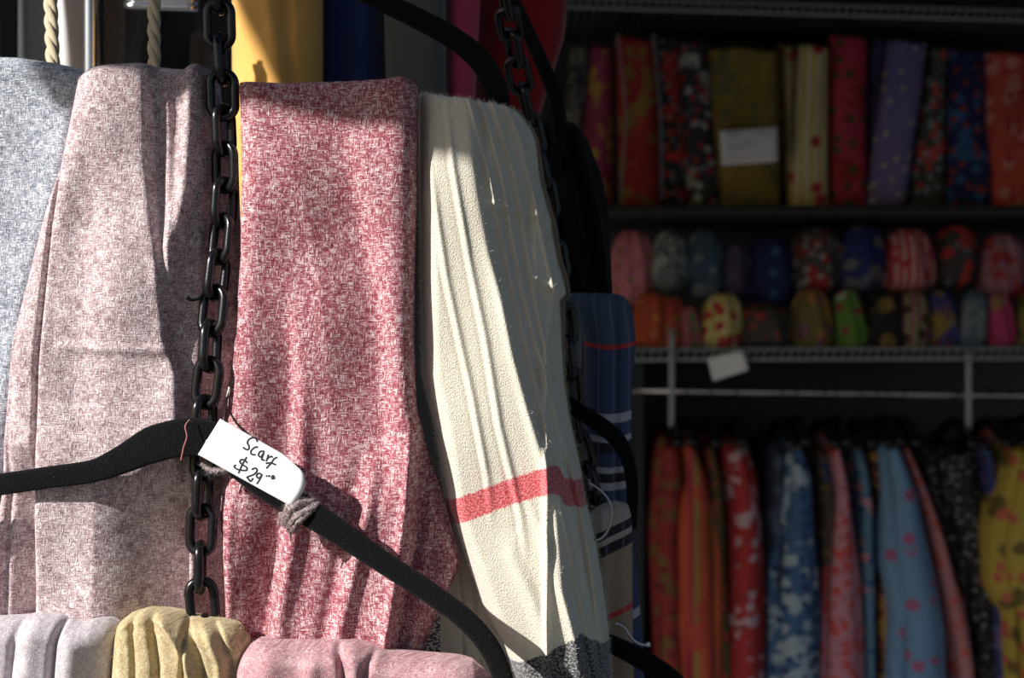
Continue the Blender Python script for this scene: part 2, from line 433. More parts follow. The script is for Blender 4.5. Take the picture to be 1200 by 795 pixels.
# crossing of the two edges
def cross2(p, q, r, s):
    x1, y1, x2, y2, x3, y3, x4, y4 = p.x, p.z, q.x, q.z, r.x, r.z, s.x, s.z
    d = (x1 - x2) * (y3 - y4) - (y1 - y2) * (x3 - x4)
    A_ = x1 * y2 - y1 * x2; B_ = x3 * y4 - y3 * x4
    return Vector(((A_ * (x3 - x4) - (x1 - x2) * B_) / d, Yc, (A_ * (y3 - y4) - (y1 - y2) * B_) / d))
X = cross2(a, b, c1, c2)
print('shade flap corner', X, a, b, c1, c2)
e1 = (b - a).normalized()
e2 = (c1 - c2).normalized(); P1 = X; P2 = X + e1 * 1.9; P3 = P2 + Vector((0, 0, 1.3)); P4 = X + e2 * 1.1
pl = [P1, P2, P3, P4]
V = [(p.x, Yc + s, p.z) for s in (-.003, .003) for p in pl]
struct('added_shade_flap', (np.array(V), [(0, 1, 2, 3), (7, 6, 5, 4), (0, 4, 5, 1), (1, 5, 6, 2), (2, 6, 7, 3), (3, 7, 4, 0)]), M['shade'])

# ------------------------------------------------------------------ foreground scarves
# pale grey scarf at the left edge
fg = [ridge([(60, 40), (300, 5), (600, -30)], .006, 40), step([(60, 60), (200, 20), (600, -60)], -.004, 30), wav(.05, .012, 1, .0018), wav(.021, -.02, 2, .0025)]
o, ff = cloth('wool_scarf', 'pale grey heathered wool scarf at the left edge, beside the mauve one', 'scarf', M['grey_wool'],
              1.205, [(0, -200), (900, -230)], [(60, 112), (100, 109), (112, 100), (150, 87), (220, 72), (290, 50), (430, 20), (520, 5), (600, -12), (900, -60)],
              [(-200, 70), (-60, 62), (0, 64), (40, 70), (75, 77), (95, 84), (108, 97), (130, 110)], 900, .026, fg[2:], nu=110, nv=260, rt=22,
              group='wool scarves draped over the top hangers')
fuzz(o, ff, 6000, .0035, M['grey_wool'])

# mauve scarf
fm = [step([(80, 186), (200, 186), (290, 198), (330, 202), (400, 208), (440, 221), (500, 223), (900, 226)], .014, 3.2),
      step([(80, 186), (200, 189), (290, 205), (400, 230), (900, 240)], .006, 10),
      ridge([(80, 236), (110, 233), (150, 231), (225, 226), (290, 214), (330, 208)], .015, 12, (60, 350, 60)),
      ridge([(80, 203), (160, 206), (260, 208), (330, 212)], .006, 6, (90, 360, 40)),
      ridge([(100, 110), (200, 84), (270, 73), (350, 66), (430, 58), (520, 55), (800, 52)], -.008, 3.2, (150, 900, 80)),
      step([(100, 110), (200, 84), (270, 73), (350, 66), (430, 58), (520, 55), (800, 52)], -.006, 6, (150, 900, 120)),
      ridge([(300, 50), (340, 42), (420, 27), (520, 20), (800, 8)], -.0045, 4, (300, 900, 80)),
      ridge([(90, 150), (220, 120), (330, 108), (420, 103), (500, 110)], -.005, 24, (180, 560, 90)),
      ridge([(90, 135), (300, 150), (420, 165)], .004, 30, (80, 480, 80)),
      hridge([(60, 405), (220, 412)], .0022, 5, (80, 216, 15)),
      hstep([(60, 412), (220, 418)], .002, 6, (80, 216, 15)),
      step([(60, 248), (300, 246), (900, 238)], .02, 5),
      fall([(560, 225), (900, 225)], 100, .055, 3, (530, 900, 90)), fall([(540, 55), (900, 52)], 75, .040, 3, (520, 900, 60)),
      wav(.045, .02, 0, .0014), wav(.02, .031, 1, .0016)]
o, ff = cloth('wool_scarf', 'dusty mauve heathered wool scarf left of the hanging chain', 'scarf', M['mauve_wool'],
              1.19, [(60, 112), (90, 105), (100, 98), (150, 89), (200, 76), (260, 54), (330, 36), (400, 19), (480, 11), (560, 3), (650, -8), (900, -25)],
              [(60, 248), (110, 252), (180, 272), (300, 276), (900, 276)],
              [(90, 105), (97, 94), (108, 87), (130, 82), (175, 79), (200, 80), (212, 81), (221, 75), (229, 74), (238, 78), (248, 88)],
              900, .05, fm, nu=190, nv=300, rt=15, group='wool scarves draped over the top hangers')
fuzz(o, ff, 9000, .003, M['mauve_wool'])

# red scarf
fr_ = [wav(.026, 0, .9, .003),
       fall([(150, 405), (200, 418), (330, 446), (470, 460), (560, 458), (620, 440)], 70, .020, 9, (150, 620, 110)),
       fall([(330, 340), (450, 348), (520, 346), (620, 336), (735, 318), (900, 308)], 48, .017, 6, (340, 900, 90)),
       ridge([(440, 352), (560, 358), (640, 345), (720, 331), (900, 318)], .008, 12, (440, 900, 80)),
       ridge([(500, 448), (600, 432), (660, 418), (740, 400), (900, 380)], .009, 11, (520, 900, 80)),
       ridge([(500, 430), (600, 410), (660, 398), (740, 382), (900, 360)], -.006, 10, (520, 900, 80)),
       ridge([(400, 490), (500, 484), (600, 476), (740, 455), (900, 435)], .007, 6, (480, 900, 60)),
       step([(80, 500), (480, 490), (560, 487), (640, 482), (740, 462), (900, 445)], .013, 4),
       step([(80, 500), (480, 492), (560, 489), (640, 484), (740, 464), (900, 447)], .016, 5, (440, 900, 60)), (lambda x, y: -.016 * yr(y, (440, 900, 60))),
       ridge([(560, 510), (700, 490), (800, 475)], .004, 6, (560, 900, 60)),
       ridge([(540, 275), (640, 272), (740, 268)], .006, 8, (560, 900, 60)),
       wav(.05, .02, 0, .0010), wav(.017, .033, 1, .0016)]
o, ff = cloth('wool_scarf', 'red and white heathered wool scarf between the chain and the cream scarf', 'scarf', M['red_wool'],
              1.165, [(80, 276), (118, 279), (200, 281), (300, 280), (400, 272), (500, 262), (600, 256), (700, 262), (760, 264), (900, 268)],
              [(80, 489), (200, 488), (300, 485), (400, 484), (480, 487), (520, 497), (600, 522), (660, 538), (672, 537), (700, 523), (760, 497), (900, 470)],
              [(270, 98), (280, 93), (340, 95), (400, 92), (440, 90), (462, 87), (475, 90), (490, 97)], 900, .04, fr_, nu=200, nv=300, rt=15,
              group='wool scarves draped over the top hangers')
fuzz(o, ff, 10000, .003, M['red_wool'])

# cream scarf: front layer
def stripe_line(x, y): return y - np.interp(x, [480, 517, 560, 600, 645, 655, 662, 690, 720], [598, 590, 574, 559, 545, 548, 562, 572, 580])
def end_line(x, y): return y - np.interp(x, [500, 597, 640, 680, 692, 720], [800, 779, 762, 742, 752, 772])
mainedge = [(95, 548), (150, 556), (200, 560), (238, 566), (300, 578), (351, 592), (419, 606), (498, 628), (560, 645), (600, 655), (690, 664), (760, 680), (900, 700)]
fc = [ridge([(100, 500), (200, 505), (325, 524), (396, 539), (464, 554), (560, 572), (900, 600)], .003, 4.2, (110, 620, 80)),
      ridge([(100, 497), (200, 500), (325, 518), (396, 533), (464, 548), (560, 566), (900, 594)], -.001, 3, (110, 620, 80)),
      ridge([(100, 520), (200, 532), (305, 550), (396, 569), (500, 586), (600, 610), (900, 650)], .0034, 4.5, (100, 660, 80)),
      ridge([(100, 516), (200, 527), (305, 545), (396, 563), (500, 580), (600, 603), (900, 645)], -.0012, 3, (100, 660, 80)),
      step(mainedge, .012, 5), (lambda x, y: -np.clip(x - interp(mainedge, y), 0, 90) * .00078),
      ridge([(y, x - 5) for y, x in mainedge], .0035, 6, (260, 900, 100)),
      ridge([(470, 610), (504, 630), (560, 648), (599, 658), (640, 664)], .0035, 6, (470, 680, 60)),
      ridge([(560, 612), (583, 618), (630, 638), (686, 654), (741, 676)], .003, 7, (560, 800, 40)),
      ridge([(650, 600), (700, 625), (750, 640)], .005, 10, (620, 800, 60)),
      # ribs of the shaded right side
      ridge([(100, 546), (200, 572), (238, 580), (350, 604), (450, 628), (900, 720)], .0055, 3),
      ridge([(100, 558), (200, 588), (250, 596), (350, 615), (480, 650), (600, 684), (700, 700), (900, 735)], .006, 3.2),
      ridge([(100, 572), (200, 603), (250, 612), (350, 628), (450, 648), (520, 664), (640, 690), (900, 720)], .0055, 3.2),
      ridge([(100, 585), (160, 612), (250, 632), (340, 652), (420, 640), (480, 640)], .007, 4),
      ridge([(480, 656), (600, 676), (700, 694), (900, 720)], -.005, 3, (400, 900, 80)),
      hridge([(560, 236), (600, 242), (655, 252)], .0035, 5, (566, 664, 10)),
      hstep([(560, 238), (600, 244), (655, 254)], .005, 4, (566, 664, 10)),
      hridge([(625, 322), (640, 330), (665, 338), (680, 340)], .004, 7, (620, 676, 9)),
      hstep([(625, 328), (640, 336), (665, 345), (680, 347)], .008, 3, (620, 676, 9)),
      wav(.03, .02, 0, .0012), wav(.02, -.045, 1, .0012)]
o, ff = cloth('cream_scarf', 'cream ribbed scarf with one red band and a charcoal end', 'scarf', M['cream_knit'],
              1.180, [(90, 484), (440, 488), (500, 503), (551, 511), (595, 517), (650, 537), (718, 561), (765, 588), (800, 600), (900, 640)],
              [(90, 584), (108, 602), (118, 613), (135, 627), (150, 633), (200, 640), (250, 654), (300, 663), (325, 671), (342, 673), (350, 666), (400, 666), (450, 667), (500, 674), (560, 686), (600, 692), (650, 706), (700, 714), (750, 720), (900, 728)],
              [(480, 97), (500, 100), (520, 106), (545, 109), (570, 109), (585, 110)], 900, .15, fc, nu=210, nv=330, rt=14, edge_px=30,
              attrs={'stripe': stripe_line, 'end': end_line}, group=None)
M['cream_fibre'] = flat('cream_fibre', (.84, .79, .68), .9)
fuzz(o, ff, 12000, .0045, M['cream_fibre'], edge_bias=.55)
# its rear layer, lower left
fb = [ridge([(600, 528), (700, 541), (900, 548)], -.004, 1.6), ridge([(600, 550), (700, 557), (900, 572)], -.004, 1.6), wav(.08, .01, 0, .001)]
cloth('back_layer', 'hanging rear half of the cream scarf with a speckled grey selvage', None, M['cream_plain'], 1.235,
      [(560, 500), (900, 488)], [(560, 600), (900, 660)], [(500, 560), (600, 560)], 900, .02, fb, nu=80, nv=120, parent=o,
      attrs={'edge': lambda x, y: 516 - x})
if 'category' in bpy.data.objects[-1]: pass

# lower row of scarves, front
def rad(cx, cy, k, amp):
    return lambda x, y: amp * np.sin(np.arctan2(x - cx, (y - cy)) * k)
fl = [ridge([(720, 40), (900, 18)], .006, 14), ridge([(720, 70), (760, 62), (900, 50)], -.010, 4), ridge([(720, 85), (900, 75)], .005, 12), ridge([(720, 18), (900, 0)], -.006, 5), wav(.05, .03, 0, .001)]
o, ff = cloth('folded_scarf', 'pale lilac grey scarf in the bottom left corner', 'scarf', M['lilac_knit'], 1.12,
              [(700, -120), (900, -120)], [(700, 127), (760, 131), (900, 116)],
              [(-120, 740), (0, 732), (12, 731), (28, 726), (48, 728), (66, 736), (74, 737), (90, 732), (110, 733), (124, 738), (131, 745)], 960, .07, fl, nu=150, nv=130, rt=26,
              group='folded scarves along the lower rail')
fuzz(o, ff, 4000, .003, M['lilac_knit'])
arc = lambda xs, ys: [(y, x) for x, y in zip(xs, ys)]
ft = [ridge([(722, 185), (740, 197), (760, 212), (800, 225), (900, 230)], .009, 6), ridge([(722, 172), (745, 178), (780, 183), (900, 184)], -.008, 5),
      ridge([(722, 205), (740, 218), (770, 232), (800, 240), (900, 246)], -.007, 4), ridge([(722, 220), (745, 242), (780, 256), (900, 262)], .005, 6),
      ridge([(722, 234), (745, 252), (780, 266), (900, 270)], -.006, 4), ridge([(745, 152), (780, 155), (900, 155)], -.006, 4),
      ridge([(722, 210), (745, 215), (790, 213), (900, 205)], -.007, 3), ridge([(740, 135), (900, 138)], .004, 8),
      hridge([(130, 742), (150, 731), (175, 727), (195, 733), (215, 748)], .006, 6, (126, 222, 12))]
o, ff = cloth('folded_scarf', 'mustard tan scarf with curved folds below the chain', 'scarf', M['tan_knit'], 1.115,
              [(700, 122), (750, 122), (800, 118), (960, 116)], [(700, 272), (745, 276), (770, 282), (960, 290)],
              [(118, 752), (124, 745), (132, 738), (150, 727), (168, 722), (185, 723), (200, 726), (215, 732), (240, 734), (262, 738), (270, 741), (277, 748)], 960, .07, ft, nu=150, nv=130, rt=24,
              group='folded scarves along the lower rail')
fuzz(o, ff, 4500, .0035, M['tan_knit'])
cloth('tucked_end', None, None, M['tan_knit'], 1.135, [(700, 262), (960, 262)], [(700, 284), (760, 290), (960, 292)], [(262, 744), (285, 746), (290, 750)], 960, .03, [], nu=20, nv=60, rt=10, parent=o)
fp = [ridge([(760, 372), (780, 366), (900, 350)], .005, 10), ridge([(760, 392), (780, 399), (800, 402), (900, 410)], -.010, 4), ridge([(760, 410), (790, 418), (900, 425)], .005, 9),
      ridge([(765, 440), (780, 430), (800, 424), (900, 420)], -.007, 5), ridge([(760, 320), (900, 290)], .008, 22), wav(.04, .03, 0, .0016)]
o, ff = cloth('folded_scarf', 'rose pink scarf at the bottom below the red scarf', 'scarf', M['rose_knit'], 1.11,
              [(740, 276), (795, 264), (960, 240)], [(740, 560), (800, 575), (960, 600)],
              [(262, 795), (280, 778), (292, 765), (304, 759), (320, 759), (350, 762), (380, 763), (392, 760), (400, 761), (415, 762), (430, 767), (445, 774), (480, 778), (520, 781), (540, 785), (575, 810)], 960, .07, fp, nu=170, nv=120, rt=22,
              group='folded scarves along the lower rail')
fuzz(o, ff, 4500, .003, M['rose_knit'])
M['rail'] = M['dark_metal']
g = sweep([W(-400, 860, 1.15), W(900, 860, 1.15)], .012, .012, 30, 12, 2)
g2 = sweep([W(-400, 100, 1.215) , W(470, 115, 1.19)], .006, .006, 30, 12, 2)

# ------------------------------------------------------------------ front velvet hanger
HY = 1.125
t = empty('velvet_hanger', W(235, 520, HY))
tag(t, 'black velvet hanger lying across the mauve and red scarves, price tag on it', 'hanger')
hp = [(-95, 640), (-70, 590), (-30, 571), (0, 568), (55, 560), (110, 552), (145, 538), (180, 521), (215, 513), (245, 515), (275, 537), (310, 566), (345, 590), (400, 626), (450, 660), (505, 696), (545, 726), (572, 757), (588, 792), (596, 840)]
hwp = [12, 13, 13, 13, 13, 13.5, 17, 22, 22.5, 22, 20, 18, 17, 14.5, 13, 12.5, 12.5, 12.5, 12, 11]
yy = np.interp([p[0] for p in hp], [-95, 240, 596], [HY + .019, HY + .006, HY - .012])
V, Q, UV = sweep([W(x, y, Y) for (x, y), Y in zip(hp, yy)], [h * HY / F for h in hwp], .0042, 170, 20, 3.2)
hb = mesh('hanger_body', V, Q, M['velvet'], t, UV)
M['lint'] = flat('grey_lint', (.16, .155, .155), .9)
# lint fibres on the velvet
n = 900; idx = RNG.integers(0, len(V), n); P = V[idx]; d = RNG.normal(0, 1, (n, 3)); d /= np.linalg.norm(d, axis=1)[:, None]; s = np.cross(d, RNG.normal(0, 1, (n, 3))); s /= np.linalg.norm(s, axis=1)[:, None]; s *= .00005
Ln = .0015 + .003 * RNG.random((n, 1)) ** 2
VV = np.stack([P - s, P + s, P + d * Ln], 1).reshape(-1, 3); b = np.arange(n)[:, None] * 3
lo = mesh('lint', VV, np.concatenate([b, b + 1, b + 2], 1).tolist(), M['lint'], t); lo['kind'] = 'stuff'; lo['label'] = 'pale lint caught on the black velvet'
V, Q, UV = sweep([W(240, 520, HY + .002), W(258, 500, HY + .003), W(262, 484, HY + .022), W(265, 470, HY + .032), W(271, 445, HY + .04), W(275, 420, HY + .045), W(273, 404, HY + .062), W(262, 395, HY + .075), W(248, 393, HY + .08), W(240, 402, HY + .08)], .00115, .00115, 60, 10, 2, ref=Vector((.3, .9, .1)))
tag(mesh('hook', V, Q, M['steel'], t), 'thin steel wire hook')
V, Q, UV = sweep([W(212, 540, HY - .008), W(215, 525, HY - .008), W(219, 512, HY - .008), (W(217, 500, HY - .007)), W(222, 492, HY - .002)], .0005, .0005, 40, 6, 2)
mesh('pink_thread', V, Q, M['thread'], t)

# yarn loop wound round the hanger
parts = []
for k, (dx, dw) in enumerate([(-5, 5.0), (-1, 5.8), (4, 5.2), (7, 4.2)]):
    ring = []
    for i in range(40):
        th = 2 * math.pi * i / 40
        ax = Vector((.64, 0, .77))                     # across the arm
        al = Vector((.77, 0, -.64))
        c0 = W(349 + dx * .7, 598 + dx * .6, HY + .002)
        ring.append(c0 + ax * (math.cos(th) * (.0128 + .0006 * k)) + Vector((0, 1, 0)) * (math.sin(th) * .0080) + al * (.003 * math.sin(th * 2 + k) + .0045 * math.sin(th + k * 1.3)))
    ring = ring
    v, q, u = sweep(ring, dw * HY / F * .95, dw * HY / F * .9, sec=10, k=2, closed=True, ref=Vector((.77, 0, -.64)))
    v = v + RNG.normal(0, .00035, v.shape); parts.append((v, q, u))
g = join(parts); UV = np.vstack([np.array(p[2]) for p in parts])
yo = mesh('yarn_loop', g[0], g[1], M['yarn'], None, UV)
tag(yo, 'loop of grey pink yarn wound round the black hanger beside the price tag', 'yarn')
Ffy = np.array(parts[1][0]).reshape(40, 10, 3); fuzz(yo, Ffy, 2200, .006, M['yarn'])
v, q, u = sweep([W(330, 600, HY - .002), W(333, 612, HY - .001), W(339, 620, HY + .002), (W(341, 634, HY + .006))], [.0028, .0026, .002, .0005], [.0028, .0025, .002, .0005], 20, 8, 2)
mesh('loose_end', v + RNG.normal(0, .0003, v.shape), q, M['yarn'], yo, u)
v, q, u = sweep([W(236, 544, HY), W(246, 551, HY - .003), W(262, 552, HY - .002), W(275, 548, HY + .002)], [.0012, .0026, .0026, .001], [.0012, .002, .002, .001], 20, 8, 2)
wt = mesh('wool_wisp', v + RNG.normal(0, .0005, v.shape), q, M['yarn'], None, u); tag(wt, 'wisp of grey wool caught under the price tag', 'wool')
fuzz(wt, v.reshape(20, 8, 3), 500, .006, M['lint'])

# price tag
def tY(px, py):
    d = ((px - 232) * .86 + (py - 500) * .5) / 130.0
    return HY - .0095 - .001 * math.sin(d * 2.2) + .004 * max(0, d - .78) ** 1.0 * 4 * max(0, d - .78)
TL, TR, BR, BL = (258, 491), (354, 545), (342, 594), (232, 533)
nU, nVv = 26, 14; V = []
for s in (0, 1):
    for j in range(nVv):
        for i in range(nU):
            u_, v_ = i / (nU - 1), j / (nVv - 1)
            x = (1 - v_) * (TL[0] + (TR[0] - TL[0]) * u_) + v_ * (BL[0] + (BR[0] - BL[0]) * u_)
            y = (1 - v_) * (TL[1] + (TR[1] - TL[1]) * u_) + v_ * (BL[1] + (BR[1] - BL[1]) * u_)
            # right edge: bulge with clipped upper corner
            if u_ > .75:
                k = (u_ - .75) / .25; x += k * k * (8 * math.sin(math.pi * v_) + 1.5 * (1 - v_)); y += k * k * (5 * (1 - v_))
                y += k * 4 * (1 - v_) ** 2
            V.append(W(x, y, tY(x, y) + s * .0004))
V = np.array([tuple(v) for v in V]); Q = []; H = nU * nVv
for j in range(nVv - 1):
    for i in range(nU - 1):
        a_ = j * nU + i; Q.append((a_, a_ + 1, a_ + nU + 1, a_ + nU)); Q.append((H + a_ + nU, H + a_ + nU + 1, H + a_ + 1, H + a_))
per = [i for i in range(nU)] + [j * nU + nU - 1 for j in range(1, nVv)] + [(nVv - 1) * nU + i for i in range(nU - 2, -1, -1)] + [j * nU for j in range(nVv - 2, 0, -1)]
for i in range(len(per)):
    p0, p1 = per[i], per[(i + 1) % len(per)]; Q.append((p1, p0, H + p0, H + p1))
tg = mesh('price_tag', V, Q, M['paper']); tag(tg, 'white card price tag handwritten Scarf $29 on the black hanger', 'price tag')
strokes = [[(310, 180), (305, 150), (265, 130), (215, 150), (198, 190), (217, 235), (205, 270), (170, 262), (145, 240)],
           [(320, 240), (280, 245), (240, 285), (245, 322), (292, 332)],
           [(397, 292), (350, 290), (325, 330), (350, 355), (387, 308), (372, 350), (365, 385), (397, 392)],
           [(440, 325), (430, 370), (415, 408)], [(433, 372), (465, 350), (492, 356)],
           [(545, 360), (510, 375), (470, 430), (415, 490)], [(410, 430), (470, 425), (530, 447)],
           [(195, 425), (172, 398), (130, 385), (108, 410), (135, 442), (188, 478), (185, 510), (130, 510), (70, 495), (42, 465), (65, 448)],
           [(190, 355), (140, 440), (92, 548)],
           [(245, 502), (290, 485), (310, 515), (270, 560), (195, 588), (205, 605), (235, 638), (264, 600)],
           [(362, 562), (330, 545), (303, 575), (325, 602), (355, 582), (366, 560), (345, 610), (305, 672)],
           [(412, 580), (430, 574)], [(450, 565), (450, 590)], [(480, 577), (485, 608), (510, 602), (500, 575), (482, 577)]]
parts = []
for st in strokes:
    pts = [(270 + x * 80 / 795, 500 + y * 80 / 795) for x, y in st]
    v, q, u = sweep([W(x, y, tY(x, y) - .0002) for x, y in pts], .0007, .00016, 8 * len(pts), 8, 2)
    parts.append((v, q))
g = join(parts); tag(mesh('handwriting', g[0], g[1], M['ink'], tg), 'handwritten black letters reading Scarf $29')

# ------------------------------------------------------------------ chains
def link_mesh(name, L_, Wd, r):
    R = Wd / 2 - r; h = L_ / 2 - Wd / 2; pts = []
    for i in range(14): a_ = math.pi * i / 13; pts.append((R * math.cos(a_), 0, h + R * math.sin(a_)))
    for i in range(1, 6): pts.append((-R, 0, h - 2 * h * i / 6))
    for i in range(14): a_ = math.pi + math.pi * i / 13; pts.append((R * math.cos(a_), 0, -h + R * math.sin(a_)))
    for i in range(1, 6): pts.append((R, 0, -h + 2 * h * i / 6))
    V, Q, UV = sweep(pts, r, r, sec=14, k=2.2, closed=True)
    me = bpy.data.meshes.new(name); me.from_pydata(V.tolist(), [], Q); me.polygons.foreach_set('use_smooth', [True] * len(Q))
    bm = bmesh.new(); bm.from_mesh(me); bmesh.ops.recalc_face_normals(bm, faces=bm.faces); bm.to_mesh(me); bm.free()
    me.materials.append(M['black_plastic']); return me

def chain(path, L_, Wd, r, label, angs, start=0):
    P = smoothpath(path, 400); s = [0]
    for i in range(1, 400): s.append(s[-1] + (P[i] - P[i - 1]).length)
    pitch = L_ - 4 * r; me = link_mesh('chain_link', L_, Wd, r)
    root = empty('plastic_chain', P[0]); tag(root, label, 'chain')
    n = int(s[-1] / pitch)
    for k in range(n):
        d = (k + .5) * pitch; i = int(np.searchsorted(s, d)); i = min(max(i, 1), 398)
        T = (P[i] - P[i + 1]).normalized(); o = bpy.data.objects.new('chain_link', me); COL.objects.link(o); o.parent = root
        a_ = math.radians(angs[k % len(angs)]); X0 = Vector((math.cos(a_), math.sin(a_), 0)); Yv = T.cross(X0).normalized(); X0 = Yv.cross(T).normalized()
        R = Matrix((X0, Yv, T)).transposed()
        o.location = P[i] - P[0]; o.rotation_euler = R.to_euler()
    return root
px1 = 1.14 / F
chain([W(x, y, float(np.interp(y, [250, 330, 430], [1.172, 1.162, 1.152]))) for x, y in [(256, -80), (257, 30), (260, 75), (261, 120), (263, 170), (263, 230), (257, 300), (249, 370), (245, 430), (240, 480), (238, 560), (236, 620), (235, 680), (240, 740), (240, 800)]],
      66 * px1, 40 * px1, 5.6 * px1, 'black plastic chain hanging between the mauve and red scarves', [0, 90, 0, 86, 8, 62, 148, 55, 140, 62, 155, 70, 160, 60, 150, 75, 165, 95, 10, 100, 0])
px2 = 1.28 / F
chain([W(x, y, Y) for x, y, Y in [(572, -60, 1.24), (590, -5, 1.26), (599, 40, 1.30), (606, 80, 1.33), (618, 130, 1.355), (640, 230, 1.36), (657, 340, 1.36), (667, 430, 1.36), (675, 500, 1.36), (690, 560, 1.36), (703, 620, 1.355), (712, 680, 1.355), (722, 740, 1.35), (735, 800, 1.35), (745, 860, 1.35)]],
      60 * px2, 34 * px2, 5.0 * px2, 'black plastic chain slanting down behind the cream scarf', [12, 95, 20, 110, 15, 100, 25, 120, 20, 105])
# small peg sticking out of the left chain
v, q, u = sweep([W(219, 348, 1.155), W(222, 351, 1.156), W(230, 351, 1.158), W(237, 346, 1.16), W(240, 338, 1.165)], [.0018, .0014, .0013, .0015, .0018], .0014, 24, 10, 2)
tag(mesh('plastic_peg', v, q, M['black_plastic']), 'short black peg hooked through the left chain', 'peg')

# ------------------------------------------------------------------ hangers behind the cream scarf
t = empty('velvet_hanger', W(540, 60, 1.235)); tag(t, 'thick black velvet hanger arm curving down into the cream scarf', 'hanger')
v, q, u = sweep([W(x, y, 1.228) for x, y in [(330, -70), (395, -25), (440, -2), (490, 22), (530, 44), (560, 68), (578, 98), (584, 128), (580, 175)]], [x * 1.235 / F for x in (11, 11, 11.5, 12.5, 13, 13.5, 14, 14, 12)], .005, 90, 18, 3)
mesh('hanger_body', v, q, M['velvet'], t, u)
v, q, u = sweep([W(330, -70, 1.228), W(280, -60, 1.2)], .0012, .0012, 4, 8, 2)
mesh('hook', v, q, M['steel'], t)
t = empty('velvet_hanger', W(630, 60, 1.42)); tag(t, 'black velvet hanger arm holding the black garment in front of the red cloth', 'hanger')
v, q, u = sweep([W(x, y, 1.42) for x, y in [(520, -90), (570, -40), (600, 0), (622, 45), (640, 85), (651, 115), (656, 150), (650, 200)]], [x * 1.42 / F for x in (7, 7, 8, 8.5, 8.5, 8.5, 8, 7)], .005, 80, 16, 3)
mesh('hanger_body', v, q, M['velvet'], t, u)
v, q, u = sweep([W(520, -90, 1.42), W(480, -110, 1.40)], .0012, .0012, 4, 8, 2)
mesh('hook', v, q, M['steel'], t)
# lower right hangers
t = empty('velvet_hanger', W(710, 520, 1.36)); tag(t, 'black velvet hanger curving over the striped end of the navy plaid scarf', 'hanger')
v, q, u = sweep([W(x, y, 1.345) for x, y in [(640, 462), (672, 478), (700, 496), (722, 514), (736, 540), (741, 575), (740, 620)]], [x * 1.35 / F for x in (8, 9, 10, 10, 8, 7, 6)], .004, 70, 14, 3)
mesh('hanger_body', v, q, M['velvet'], t, u)
v, q, u = sweep([W(x, y, 1.25) for x, y in [(690, 566), (700, 572), (712, 584), (717, 600), (714, 618), (706, 630), (697, 634)]], .0011, .0011, 50, 8, 2)
tag(mesh('hook', v, q, M['steel'], t), 'bent steel wire hook')
t = empty('velvet_hanger', W(720, 760, 1.24)); tag(t, 'black velvet hanger low at right whose steel hook tip sticks out', 'hanger')
v, q, u = sweep([W(x, y, 1.225) for x, y in [(721, 731), (726, 732), (732, 736), (738, 745), (746, 753), (756, 756), (761, 755)]], .0013, .0013, 50, 10, 2)
v2, q2, u2 = sweep([W(757, 756, 1.225), W(762, 755, 1.225)], .0024, .0024, 6, 10, 2)
g = join([(v, q), (v2, q2)]); tag(mesh('hook', g[0], g[1], M['steel'], t), 'steel wire hook with a bead tip')
v, q, u = sweep([W(x, y, 1.29) for x, y in [(690, 745), (720, 757), (755, 775), (790, 800), (820, 840)]], [x * 1.29 / F for x in (9, 11, 12, 12, 11)], .004, 50, 14, 3)
mesh('hanger_body', v, q, M['velvet'], t, u)

# black garment
fk = [ridge([(130, 650), (200, 665), (340, 690)], .010, 7), ridge([(130, 640), (200, 648), (340, 668)], -.006, 6), ridge([(160, 676), (250, 700), (340, 712)], .012, 6), wav(.09, .02, 0, .002)]
cloth('black_garment', 'black garment hanging behind the cream scarf, edge on', 'clothing', M['blackcloth'], 1.43,
      [(100, 620), (400, 640)], [(100, 660), (138, 672), (160, 690), (200, 706), (240, 715), (345, 720)], [(600, 138), (630, 136), (655, 136), (672, 140)], 345, .05, fk, nu=60, nv=110, rt=20)
# dark strip under it
cloth('olive_garment', 'narrow dark olive garment edge beside the navy plaid scarf', 'clothing', M['grey_cloth'], 1.37,
      [(340, 650), (900, 650)], [(340, 672), (400, 683), (470, 680), (560, 676), (900, 676)], [(650, 350), (672, 356), (680, 366)], 560, .03, [wav(.1, .01, 0, .002)], nu=26, nv=90, rt=16)
rowf = lambda x, y: (y - 8 * np.sin((x - 690) / 50) * 0 + 0.0 * x - 340) / 460
cloth('plaid_scarf', 'navy plaid scarf with a thin red line right of the cream scarf', 'scarf', M['navy_plaid'], 1.40,
      [(340, 660), (400, 686), (900, 690)], [(340, 728), (352, 738), (370, 745), (400, 748), (450, 743), (600, 741), (660, 748), (760, 756), (900, 760)],
      [(655, 344), (672, 342), (700, 342), (725, 344), (742, 352)], 900, .05, [ridge([(340, 700), (900, 704)], .004, 12), ridge([(340, 722), (900, 722)], -.004, 5)], nu=60, nv=160, rt=22,
      attrs={'row': lambda x, y: (y + 5 * ((x - 715) / 30) ** 2 - 340) / 460})
cloth('plaid_scarf', 'tan and cream plaid scarf with black lines below the navy one', 'scarf', M['tan_plaid'], 1.325,
      [(580, 690), (900, 700)], [(580, 728), (595, 738), (610, 742), (740, 743), (900, 746)], [(690, 606), (705, 594), (722, 588), (738, 592)], 900, .025, [ridge([(580, 705), (900, 712)], .004, 6)], nu=40, nv=110, rt=12,
      attrs={'row': lambda x, y: (y + (x - 715) * .45 - 340) / 460})

